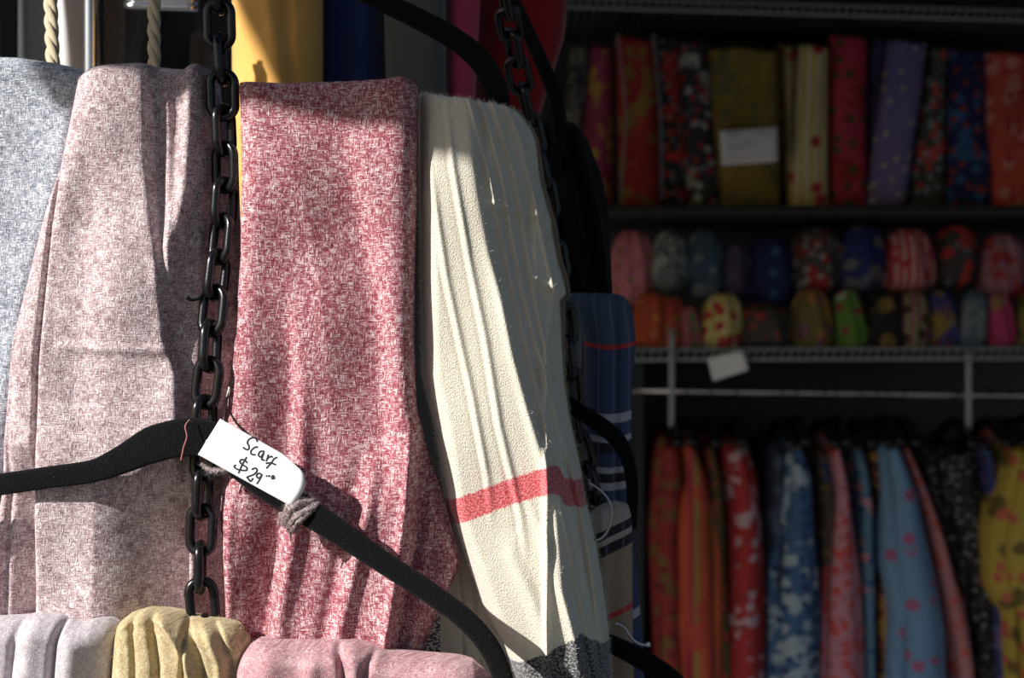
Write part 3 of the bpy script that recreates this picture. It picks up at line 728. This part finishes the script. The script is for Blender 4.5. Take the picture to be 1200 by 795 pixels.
# ------------------------------------------------------------------ garments behind the scarves (upper left and middle)
def hang(label, mat, Y, l, r, bot, thick, folds, cat='clothing', name='hanging_garment', topy=-260):
    return cloth(name, label, cat, mat, Y, l, r, [(-400, topy), (900, topy)], bot, thick, folds, nu=44, nv=90, rt=30)
hang('plain orange scarf hanging behind the top of the red scarf', M['orange_cloth'], 1.50, [(0, 262), (200, 262)], [(0, 371), (200, 371)], 260, .10,
     [ridge([(0, 315), (60, 322), (100, 330)], .006, 10), ridge([(40, 335), (100, 345)], -.004, 6), wav(.05, .05, 0, .002)], 'scarf', 'plain_scarf')
hang('dark navy blue scarf hanging right of the orange one', M['blue_cloth'], 1.55, [(0, 373), (200, 373)], [(0, 446), (200, 452)], 260, .08, [wav(.09, 0, 0, .008)], 'scarf', 'plain_scarf')
hang('dark grey scarf hanging behind the hanger arm', M['grey_cloth'], 1.53, [(0, 447), (200, 452)], [(0, 521), (200, 522)], 260, .06, [wav(.06, 0, 1, .005)], 'scarf', 'plain_scarf')
hang('narrow magenta pink scarf between the grey and red cloths', M['pink_cloth'], 1.56, [(0, 523), (200, 524)], [(0, 562), (130, 555), (200, 550)], 260, .05, [wav(.12, 0, 1, .003)], 'scarf', 'plain_scarf')
hang('wide plain red cloth hanging behind the right chain', M['red_cloth'], 1.62, [(0, 558), (200, 556)], [(0, 666), (40, 662), (130, 634), (200, 615)], 200, .05, [ridge([(0, 590), (200, 590)], .006, 10), wav(.03, 0, 1, .004)], 'scarf', 'plain_scarf')
hang('black garment edge behind the grey scarf, far left', M['char_cloth'], 1.75, [(0, -60), (200, -60)], [(0, 8), (200, 10)], 260, .10, [wav(.09, 0, 1, .008)])
hang('charcoal garment left of the thick rope', M['char_cloth'], 1.72, [(0, 12), (200, 10)], [(0, 34), (200, 40)], 260, .10, [wav(.2, 0, 1, .005)])
hang('dark garment behind the thick rope', M['char_cloth'], 1.78, [(0, 36), (200, 40)], [(0, 60), (200, 64)], 260, .10, [wav(.15, 0, 2, .008)])
hang('smooth white garment left of the chrome pole', M['white_cloth'], 1.68, [(0, 62), (200, 64)], [(0, 101), (200, 112)], 260, .10, [step([(0, 86), (90, 104), (200, 120)], .02, 6), wav(.08, 0, 1, .003)])
hang('brown garment right of the chrome pole', M['brown_cloth'], 1.72, [(0, 116), (200, 116)], [(0, 132), (70, 130), (200, 126)], 260, .08, [wav(.2, 0, 1, .004)])
hang('dark olive grey garment between the pole and the second rope', M['grey_cloth'], 1.78, [(0, 131), (70, 129), (200, 126)], [(0, 160), (20, 158), (50, 149), (200, 143)], 260, .08, [wav(.12, 0, 1, .006)])
hang('black garment behind the second rope', M['char_cloth'], 1.90, [(0, 140), (200, 140)], [(0, 226), (200, 226)], 260, .08, [wav(.1, .02, 1, .008)])
hang('taupe garment just left of the chain', M['brown_cloth'], 1.80, [(0, 218), (200, 218)], [(0, 240), (200, 242)], 260, .08, [wav(.12, 0, 1, .006)], topy=30)
v, q, u = sweep([W(105, -500, 1.60), W(107, 700, 1.60)], .0072, .0072, 8, 20, 2)
tag(mesh('chrome_pole', v, q, M['chrome']), 'upright chrome pole of the rack at upper left', 'pole')
for py, r_, lb in ((1, .004, 'upper'), (9, .005, 'lower')):
    v, q, u = sweep([W(146, py - 2, 1.70), W(232, py, 1.70)], r_, r_, 8, 14, 2)
    tag(mesh('metal_rail', v, q, M['chrome']), f'short {lb} bright metal rail behind the second rope', 'rail')

# twisted ropes
def rope(p0, p1, r, label):
    p0, p1 = Vector(p0), Vector(p1); L_ = (p1 - p0).length; root = None; T = (p1 - p0).normalized()
    N = T.cross(Vector((0, 1, 0))).normalized(); B = N.cross(T)
    root = empty('cotton_rope', p1); tag(root, label, 'rope')
    for s in range(3):
        pts = []; n = 220
        for i in range(n):
            a_ = 2 * math.pi * (L_ * i / (n - 1)) / .052 + s * 2.094
            pts.append(p0 + T * (L_ * i / (n - 1)) + (N * math.cos(a_) + B * math.sin(a_)) * r * .52)
        v, q, u = sweep(pts, r * .56, r * .56, n, 10, 2); u = [(a * 1, b) for a, b in u]
        mesh('strand', v, q, M['rope'], root, u)
rope(W(55, -120, 1.36), W(64, 130, 1.30), .0062, 'thick pale cotton rope hanging at upper left by the white garment')
rope(W(180, -120, 1.33), W(181, 130, 1.29), .0058, 'pale cotton rope hanging behind the mauve scarf, left of the chain')

# ------------------------------------------------------------------ shop shelving behind
YB = 3.95
def bxp(px0, px1, y0, y1, py0, py1, Yr=None):
    Yr = Yr or y0; a_ = W(px0, py1, Yr); b_ = W(px1, py0, Yr); return box(a_.x, b_.x, y0, y1, a_.z, b_.z)
M['shelf_dark'] = flat('dark_shelf', (.045, .048, .052), .55, .2)
M['panel'] = flat('grey_back_panel', (.06, .063, .07), .7, 0, .3, (40, .2, .002))
t = empty('shelving_unit', W(760, 795, YB)); t.location.z = 0; tag(t, 'dark metal shelving unit carrying the folded prints and pouches', 'shelving')
def part(name, g, mat, parent=t): return mesh(name, g[0], g[1], mat, parent, smooth=False)
part('shelf', bxp(640, 1330, YB - .03, 4.5, 241, 251), M['shelf_dark'])
part('shelf_lip', bxp(640, 1330, YB - .04, YB - .031, 243, 247), M['dark_metal'])
part('shelf', bxp(640, 1330, YB - .03, 4.5, -14, -6), M['shelf_dark'])
part('back_panel', box(-.0, 2.0, 4.52, 4.54, .05, 2.45), M['panel'])
for x in (748, 1335):
    a_ = W(x, 0, YB - .02); part('upright', box(a_.x - .015, a_.x + .015, YB - .02, YB + .02, 0, 1.47 if x < 800 else 2.4), M['dark_metal'])
a_ = W(752, 0, YB); part('side_panel', box(a_.x - .02, a_.x + .0, YB + .03, 4.5, 0, 1.47), M['shelf_dark'])

def wire_shelf(py0, py1, pxa, pxb, label, slope=0, Y=YB - .06, parent=None):
    r = empty('wire_shelf', W(pxa, py1, Y)); tag(r, label, 'shelf')
    for py in (py0, py1):
        v, q, u = sweep([W(pxa, py, Y), W(pxb, py + slope, Y)], .0045, .0045, 4, 10, 2); mesh('front_rail', v, q, M['white_wire'], r)
    g = []; n = int((pxb - pxa) / 10)
    for i in range(n + 1):
        x = pxa + (pxb - pxa) * i / n; sl = slope * i / n
        p = W(x, py0 + sl, Y); qv = W(x, py1 + sl, Y)
        g.append(sweep([qv, p, p + Vector((0, .5, 0))], .0022, .0022, 8, 6, 2)[:2])
    gg = join(g); mesh('wire_grid', gg[0], gg[1], M['white_wire'], r)
    return r
wire_shelf(410, 422, 742, 1330, 'white wire shelf under the two rows of cloth pouches', -2)
wire_shelf(-4, 8, 650, 1330, 'wire shelf at the very top right above the folded prints', 20, YB - .10)
# rod and brackets
v, q, u = sweep([W(738, 458, YB - .02), W(1330, 466, YB - .02)], .0085, .0085, 6, 14, 2)
tag(mesh('garment_rod', v, q, M['brushed']), 'horizontal metal rod the printed garments hang from', 'rod')
for x, lb in ((787, 'left'), (1135, 'right')):
    v, q, u = sweep([W(x, 385 if lb == 'left' else 412, YB - .075), W(x, 505, YB - .075)], .008, .006, 6, 10, 4)
    tag(mesh('rod_bracket', v, q, M['white_wire']), f'{lb} upright metal bracket between wire shelf and rod', 'bracket', 'brackets holding the garment rod')

# ---- folded prints on the upper shelf
def C(*rgb):
    l = [(v / 255) ** 2.2 for v in rgb]; g = sum(l) / 3
    return tuple(.95 * (.86 * v + .14 * g) + .012 for v in l)
prints = [
 ('grey and white leaf printed folded cloth at the left end of the upper shelf', 'floral', 14, [C(105,105,95), C(60,60,60), C(150,145,130)], [(50,668),(250,650)], [(50,694),(250,684)], 4.06),
 ('pink folded cloth with yellow edging beside the grey leaf print', 'floral', 9, [C(165,50,85), C(200,160,40), C(180,60,110)], [(50,694),(250,676)], [(50,718),(250,720)], 4.03),
 ('red folded cloth with beaded black borders on the upper shelf', 'floral', 10, [C(175,30,25), C(160,120,40), C(190,45,30)], [(40,722),(232,727)], [(40,768),(232,776)], 4.0),
 ('black folded cloth with small red flowers on the upper shelf', 'floral', 16, [C(45,48,52), C(190,30,30), C(120,125,120)], [(40,764),(235,774)], [(40,800),(235,812)], 4.03),
 ('black and grey folded cloth with red blooms left of the olive one', 'floral', 13, [C(55,58,62), C(170,175,170), C(190,25,30)], [(45,796),(235,808)], [(45,832),(235,846)], 4.0),
 ('olive gold patterned folded cloth behind the white card', 'floral', 8, [C(140,120,35), C(110,105,60), C(160,130,30)], [(52,832),(246,846)], [(52,914),(246,918)], 3.985),
 ('narrow cream striped folded cloth right of the olive one', 'stripe', 22, [C(190,170,70), C(200,190,140), C(120,80,40), C(180,40,50)], [(50,914),(246,922)], [(50,940),(246,934)], 4.03),
 ('yellow and cream striped folded cloth with red roses', 'stripe', 17, [C(215,195,60), C(225,215,180), C(215,205,150), C(200,40,55)], [(50,940),(248,926)], [(50,974),(248,974)], 3.985),
 ('crimson folded cloth printed with strawberries', 'floral', 9, [C(200,35,75), C(170,20,35), C(60,90,40)], [(38,976),(232,975)], [(38,1020),(232,1019)], 4.0),
 ('slim dark violet folded cloth between crimson and lavender', 'floral', 12, [C(80,70,115), C(60,50,90)], [(40,1020),(240,1018)], [(40,1044),(240,1034)], 4.04),
 ('lavender folded cloth with small pale blossoms, leaning', 'dots', 17, [C(125,110,175), C(205,200,160), C(110,95,165)], [(44,1044),(242,1016)], [(44,1092),(242,1064)], 3.99),
 ('grey floral folded cloth with coral blooms right of the lavender', 'floral', 13, [C(80,80,72), C(210,70,60), C(130,165,165)], [(52,1094),(244,1062)], [(52,1116),(244,1112)], 4.02),
 ('navy blue folded cloth with blue flowers on the upper shelf', 'floral', 11, [C(18,38,90), C(40,95,150), C(150,50,45)], [(54,1116),(250,1114)], [(54,1158),(250,1170)], 3.99),
 ('orange red folded cloth with pale flowers at the right edge', 'floral', 9, [C(215,70,40), C(225,140,120), C(200,40,40)], [(58,1158),(262,1166)], [(58,1215),(262,1222)], 3.97),
 ('maroon folded cloth past the orange one at the right edge', 'floral', 9, [C(120,30,50), C(200,140,120)], [(58,1216),(250,1223)], [(58,1270),(250,1275)], 4.0)]
for i, (lb, kind, sc, cols, l, r, Y) in enumerate(prints):
    m = printed('print_cloth_%02d' % i, cols, sc * (1.7 if kind != 'stripe' else 1), kind, .42, seed=i)
    bot = min(l[1][0], 240); top = l[0][0]
    l2 = [(bot if y > 200 else y, x) for y, x in l]; r2 = [(bot if y > 200 else y, x) for y, x in r]
    zc = 4.0 / Y
    # re-express the rows for this item's own distance so that it stands on the shelf board
    bpy_ = 397.5 - (397.5 - 241) * (YB - .03) / Y
    xm = (l[0][1] + r[0][1]) / 2
    o, ff = cloth('folded_cloth', lb, 'folded cloth', m, Y if i not in (7, 13) else Y, [(top, l[0][1]), (bot + 6, l[1][1])], [(top, r[0][1]), (bot + 6, r[1][1])],
          [(xm - 60, top + 3), (xm - 8, top - 2), (xm + 10, top + 1), (xm + 60, top + 3)], bpy_, .09,
          [wav(.11, .03, i, .006), wav(.03, .06, i * 2, .005)], nu=30, nv=50, rt=10, group='printed cloths on the upper shelf')
    if i == 2:
        for q_, lst in (('left', [(724, 42), (734, 120), (727, 235)]), ('right', [(766, 42), (774, 120), (776, 232)])):
            g = []
            for k in range(34):
                f_ = k / 33; x = np.interp(f_, [0, .5, 1], [p[0] for p in lst]); y = 42 + f_ * 190
                p = W(x, y, Y - .012); bmm = bmesh.new(); bmesh.ops.create_icosphere(bmm, subdivisions=1, radius=.0055)
                g.append((np.array([tuple(v.co + p) for v in bmm.verts]), [tuple(v.index for v in f.verts) for f in bmm.faces])); bmm.free()
            gg = join(g); tag(mesh('bead_trim', gg[0], gg[1], M['white_wire'], o), 'row of pale beads along the %s border' % q_)

def card(corners, Y, label, mat, nm='price_card'):
    ps = [W(x, y, Y) for x, y in corners]; n = 10; V = []
    for s in (0, 1):
        for j in range(n):
            for i in range(n):
                u_, v_ = i / (n - 1), j / (n - 1)
                p = (ps[0].lerp(ps[1], u_)).lerp(ps[3].lerp(ps[2], u_), v_); V.append((p.x, p.y + s * .001 + .004 * math.sin(u_ * 3) + .003 * v_, p.z))
    Q = []; H = n * n
    for j in range(n - 1):
        for i in range(n - 1):
            a_ = j * n + i; Q += [(a_, a_ + 1, a_ + n + 1, a_ + n), (H + a_, H + a_ + n, H + a_ + n + 1, H + a_ + 1)]
    per = list(range(n)) + [j * n + n - 1 for j in range(1, n)] + [(n - 1) * n + i for i in range(n - 2, -1, -1)] + [j * n for j in range(n - 2, 0, -1)]
    for i in range(len(per)): Q.append((per[i], per[(i + 1) % len(per)], H + per[(i + 1) % len(per)], H + per[i]))
    return tag(mesh(nm, V, Q, mat), label, 'card')
card([(843, 153), (911, 148), (912, 189), (846, 194)], 3.955, 'white card with faint grey writing pinned to the olive gold cloth', M['paper'])
parts = []
for row_, (y_, xs) in enumerate([(158, (852, 866)), (157, (884, 904)), (166, (868, 888)), (173, (856, 872))]):
    pts = [W(xs[0] + (xs[1] - xs[0]) * q_ / 9, y_ + 1.1 * math.sin(q_ * 2.3 + row_), 3.948) for q_ in range(10)]
    parts.append(sweep(pts, .0010, .0004, 40, 6, 2)[:2])
gg = join(parts); M['faint_ink'] = flat('faint_grey_ink', (.22, .22, .25), .7); tag(mesh('writing', gg[0], gg[1], M['faint_ink'], bpy.data.objects['price_card']), 'faint grey illegible writing')
card([(829, 420), (870, 410), (878, 434), (836, 447)], 3.86, 'tilted white card hanging from the wire shelf', M['paper'])

# ---- gathered pouches, two layers on the wire shelf
def pouch(px, py, w_, h_, Y, mat, label, seed, tilt=0, grp='gathered print pouches on the wire shelf'):
    r = random.Random(seed); nth, nph = 40, 26; V = []; UV = []
    hw, hh = w_ / 2 * Y / F, h_ / 2 * Y / F; dep = min(hw * 1.1, .09); c = W(px, py, Y)
    ng = r.randint(5, 8); ph0 = r.random() * 6
    for j in range(nph):
        v_ = j / (nph - 1); zz = math.cos(v_ * math.pi)       # 1 top .. -1 bottom
        rad_ = max(0, math.sin(v_ * math.pi)) ** .62 * (1 - .22 * zz)
        for i in range(nth):
            th = 2 * math.pi * i / nth; g_ = 1 + (.07 + .10 * max(0, zz)) * math.sin(th * ng + ph0 + zz * 1.5)
            x = math.cos(th) * rad_ * g_ * hw; y = math.sin(th) * rad_ * g_ * dep; z = math.copysign(abs(zz) ** .8, zz) * hh
            ct, st = math.cos(tilt), math.sin(tilt)
            V.append((c.x + x * ct - z * st, c.y + y, c.z + x * st + z * ct)); UV.append((x, z + y * .6))
    Q = [(j * nth + i, j * nth + (i + 1) % nth, (j + 1) * nth + (i + 1) % nth, (j + 1) * nth + i) for j in range(nph - 1) for i in range(nth)]
    return tag(mesh('cloth_pouch', V, Q, mat, None, UV), label, 'pouch', grp)
PT = [  # top layer
 (740,312,54,88,[C(215,120,140),C(150,130,50),C(200,60,80)],'dots',14,'pink pouch with yellow green ends, leftmost of the upper layer'),
 (782,306,46,74,[C(110,125,125),C(165,170,170),C(70,85,95)],'floral',16,'pale grey floral pouch second in the upper layer'),
 (825,308,48,84,[C(55,85,110),C(110,130,130),C(45,65,90)],'floral',14,'slate blue patterned pouch third in the upper layer'),
 (861,315,36,66,[C(75,60,95),C(95,75,115)],'floral',12,'dull purple pouch between the slate and the deep blue ones'),
 (903,318,54,86,[C(20,35,95),C(45,90,150),C(25,45,110)],'dots',10,'deep blue pouch with lighter blue dots'),
 (955,304,58,78,[C(75,70,72),C(170,30,35),C(150,150,150)],'floral',14,'grey pouch with red flowers in the upper layer'),
 (1008,302,54,80,[C(22,45,115),C(110,110,120),C(25,50,130)],'floral',9,'royal blue pouch in the upper layer'),
 (1063,304,60,76,[C(205,90,110),C(215,170,175),C(190,40,60),C(190,40,60)],'stripe',13,'pink striped pouch with a dark red top'),
 (1118,300,50,76,[C(70,62,66),C(185,35,35),C(100,105,110)],'floral',10,'dark pouch with big red flowers'),
 (1172,312,56,80,[C(175,120,140),C(170,30,45),C(150,100,130)],'floral',10,'mauve pink pouch with red blooms at the right'),
 (1232,306,56,80,[C(60,90,60),C(170,150,45)],'floral',10,'green pouch past the mauve one at the right edge')]
PB = [
 (762,375,42,66,[C(200,75,25),C(215,120,40)],'dots',14,'orange pouch at the left end of the lower layer'),
 (785,378,34,62,[C(190,60,45),C(170,110,40)],'floral',12,'coral red pouch second in the lower layer'),
 (808,384,30,50,[C(185,90,115),C(95,120,60)],'floral',16,'small pink pouch with green spots'),
 (845,376,48,66,[C(215,195,50),C(220,210,180),C(200,185,60),C(200,35,50)],'stripe',15,'yellow striped pouch with red roses'),
 (895,382,58,52,[C(75,70,68),C(190,50,45),C(60,60,60)],'floral',10,'grey pouch with a red band, slumped'),
 (950,374,46,72,[C(115,105,50),C(170,120,50),C(130,80,100)],'floral',9,'olive pouch in the lower layer'),
 (994,375,38,70,[C(95,140,45),C(190,190,170),C(150,40,60)],'floral',10,'bright green and white pouch'),
 (1034,376,42,68,[C(32,32,36),C(140,110,35)],'floral',8,'black pouch with gold spots'),
 (1070,375,36,68,[C(165,100,120),C(120,160,60),C(150,80,100),C(60,40,40)],'stripe',14,'pink and green striped pouch'),
 (1104,374,36,68,[C(60,62,130),C(150,125,40),C(110,60,80)],'floral',12,'indigo pouch with yellow patches'),
 (1139,374,34,68,[C(120,135,140),C(80,105,130)],'floral',16,'pale blue grey pouch in the lower layer'),
 (1171,375,34,64,[C(190,40,105),C(165,120,90)],'floral',6,'magenta pouch with a pale centre'),
 (1204,376,34,64,[C(130,120,45),C(80,90,40)],'floral',12,'olive green pouch at the right edge'),
 (1240,376,36,64,[C(60,70,110),C(160,60,70)],'floral',12,'blue pouch past the right edge olive one')]
for k, (x, y, w_, h_, cols, kind, sc, lb) in enumerate(PT):
    pouch(x, y + 2, w_, h_, 4.10, printed('pouch_print_%02d' % k, cols, sc * 1.6, kind, .45, seed=k + 20), lb, k, random.uniform(-.1, .1))
for k, (x, y, w_, h_, cols, kind, sc, lb) in enumerate(PB):
    pouch(x, y, w_, h_, 3.99, printed('pouch_print_b%02d' % k, cols, sc * 1.6, kind, .45, seed=k + 40), lb, k + 30, random.uniform(-.15, .15))

# ---- printed garments on hangers
GM = [
 ('floral',9,[C(150,35,25),C(120,90,30),C(120,25,30)],[(512,772),(540,764),(620,760),(800,770)],[(512,800),(560,810),(650,800),(800,806)],'dark red orange jacket at the left end of the rod',3.98, None),
 ('stripe',8,[C(200,75,20),C(170,35,55),C(150,120,40),C(200,80,25),C(190,60,30)],[(510,795),(560,803),(620,784),(700,786),(800,800)],[(510,812),(560,832),(650,846),(800,848)],'bright orange striped jacket with pink lines',3.95,None),
 ('floral',14,[C(95,85,40),C(190,60,50),C(60,70,60)],[(512,818),(600,826),(800,838)],[(512,838),(560,850),(800,860)],'narrow olive and red garment between the orange and red ones',4.0,None),
 ('floral',12,[C(175,25,30),C(185,150,160),C(150,20,25)],[(515,842),(600,854),(800,852)],[(515,876),(560,892),(650,897),(800,897)],'red garment with white flowers',3.97,None),
 ('floral',13,[C(45,55,75),C(70,85,110)],[(515,896),(580,894),(800,892)],[(515,924),(600,930),(800,925)],'dark slate blue garment right of the red one',4.01,None),
 ('floral',11,[C(50,95,140),C(150,170,185),C(30,60,110)],[(515,922),(560,918),(680,901),(800,900)],[(515,940),(560,956),(700,962),(800,962)],'blue garment with pale sketched flowers',3.95,.5),
 ('floral',12,[C(95,80,65),C(50,70,110),C(150,120,70)],[(515,948),(600,956),(800,958)],[(515,966),(560,984),(800,988)],'brown and blue narrow garment behind the pink one',4.02,None),
 ('floral',13,[C(195,125,140),C(205,65,60),C(170,100,120)],[(512,968),(580,976),(680,964),(800,958)],[(512,984),(580,998),(680,1010),(800,1018)],'pink garment speckled with red in the middle of the rod',3.97,None),
 ('floral',12,[C(80,125,155),C(200,130,140),C(45,80,130)],[(512,992),(580,1002),(800,1012)],[(512,1010),(560,1024),(700,1026),(800,1026)],'pale blue narrow garment with pink and blue marks',4.0,None),
 ('floral',16,[C(48,38,34),C(175,130,40),C(150,70,60)],[(508,1008),(600,1024),(800,1024)],[(508,1026),(560,1042),(800,1046)],'dark brown garment with gold spots',4.02,None),
 ('dots',7,[C(100,145,185),C(165,80,125),C(95,140,180)],[(512,1030),(580,1036),(660,1036),(720,1045),(800,1042)],[(512,1050),(580,1078),(680,1098),(740,1110),(800,1112)],'light blue garment with tiny magenta dots',3.93,.5),
 ('floral',14,[C(195,120,125),C(215,80,50),C(180,120,140)],[(512,1046),(600,1080),(700,1100),(800,1118)],[(512,1060),(600,1098),(700,1128),(800,1148)],'pink orange garment edge right of the light blue one',3.98,None),
 ('dots',26,[C(30,32,36),C(150,150,150),C(110,110,112)],[(520,1070),(600,1098),(700,1128),(800,1140)],[(520,1150),(600,1158),(700,1166),(800,1172)],'black garment with rows of white dots',4.02,.4),
 ('floral',13,[C(50,60,120),C(110,85,140),C(60,100,150)],[(515,1146),(600,1156),(800,1164)],[(515,1158),(560,1172),(700,1180),(800,1182)],'blue and violet garment behind the yellow one',3.99,None),
 ('floral',12,[C(130,110,115),C(190,90,90),C(160,160,165)],[(500,1160),(600,1184),(800,1190)],[(500,1178),(580,1204),(800,1215)],'grey and pink garment at upper right of the rod',4.02,None),
 ('floral',8,[C(185,160,40),C(110,95,35),C(200,90,60)],[(520,1188),(560,1176),(620,1160),(690,1162),(720,1180),(800,1184)],[(520,1230),(800,1240)],'mustard yellow flowered garment at the right edge',3.9,.5)]
def bg_hanger(px, Y, lb):
    r = empty('clothes_hanger', W(px, 500, Y)); tag(r, lb, 'hanger', 'black hangers along the garment rod')
    c = W(px, 500, Y); rod = W(px, 462, YB - .02); Yc_ = YB + .0
    top = Vector((c.x, Yc_, c.z)); 
    v, q, u = sweep([Vector((c.x, Yc_ - .17, c.z - .035)), Vector((c.x, Yc_ - .09, c.z - .005)), top + Vector((0, 0, .02)), Vector((c.x, Yc_ + .09, c.z - .005)), Vector((c.x, Yc_ + .17, c.z - .035))], .012, .018, 24, 10, 2.4, ref=Vector((1, 0, 0)))
    mesh('hanger_body', v, q, M['black_plastic'], r)
    zr = rod.z; R_ = .014
    pts = [top + Vector((0, 0, .02)), Vector((c.x, Yc_, zr - .03))] + [Vector((c.x, YB - .02 + math.cos(a_) * R_, zr + math.sin(a_) * R_)) for a_ in np.linspace(-.9, 3.4, 10)]
    v, q, u = sweep(pts, .0022, .0022, 50, 8, 2, ref=Vector((1, 0, 0))); mesh('hook', v, q, M['dark_metal'], r)
for k, (kind, sc, cols, l, r, lb, Y, slv) in enumerate(GM):
    m = printed('garment_print_%02d' % k, cols, sc * (1.7 if kind != 'stripe' else 1), kind, .44, seed=k + 60)
    ext = lambda T: [(y, x + (-3 if T is l else 4) * min(1, (y - 500) / 120)) for y, x in T] + [(1000, T[-1][1] + (-3 if T is l else 4))]
    tx = (l[0][1] + r[0][1]) / 2
    o, ff = cloth('printed_garment', lb, 'clothing', m, Y - .06, ext(l), ext(r), [(tx - 50, l[0][0] + 3), (tx - 6, l[0][0] - 3), (tx + 6, l[0][0] - 2), (tx + 50, l[0][0] + 4)], 960 + 8 * (k % 3), .30,
          [wav(.16, .006, k, .010), wav(.05, .02, k * 1.7, .008)], nu=34, nv=80, rt=14, edge_px=9, group='printed garments hanging from the rod')
    # sleeve: a tapered tube hanging from the shoulder in front of the body
    ml = lambda y: interp(ext(l), y); mr = lambda y: interp(ext(r), y)
    e_ = 300 + 17 * (k % 5); ys = [l[0][0] + 12 + (e_ - 12) * q_ / 6 for q_ in range(7)]
    fx = .5 if slv is None else .55
    pth = []; hws = []
    for y in ys:
        a_, b_ = float(ml(y)), float(mr(y)); pth.append(W(a_ + (b_ - a_) * fx, y, Y - .07)); hws.append((b_ - a_) * .27 * Y / F)
    v, q, u = sweep(pth, hws, .035, 40, 16, 2); mesh('sleeve', v, q, m, o, [(p[0], p[2]) for p in v])
    bg_hanger(tx, Y, 'black hanger under the ' + lb.split(' at the ')[0].split(' right of ')[0].split(' behind ')[0].split(' between ')[0])

# dark bar of goods behind the rod
print('objects', len(bpy.data.objects))
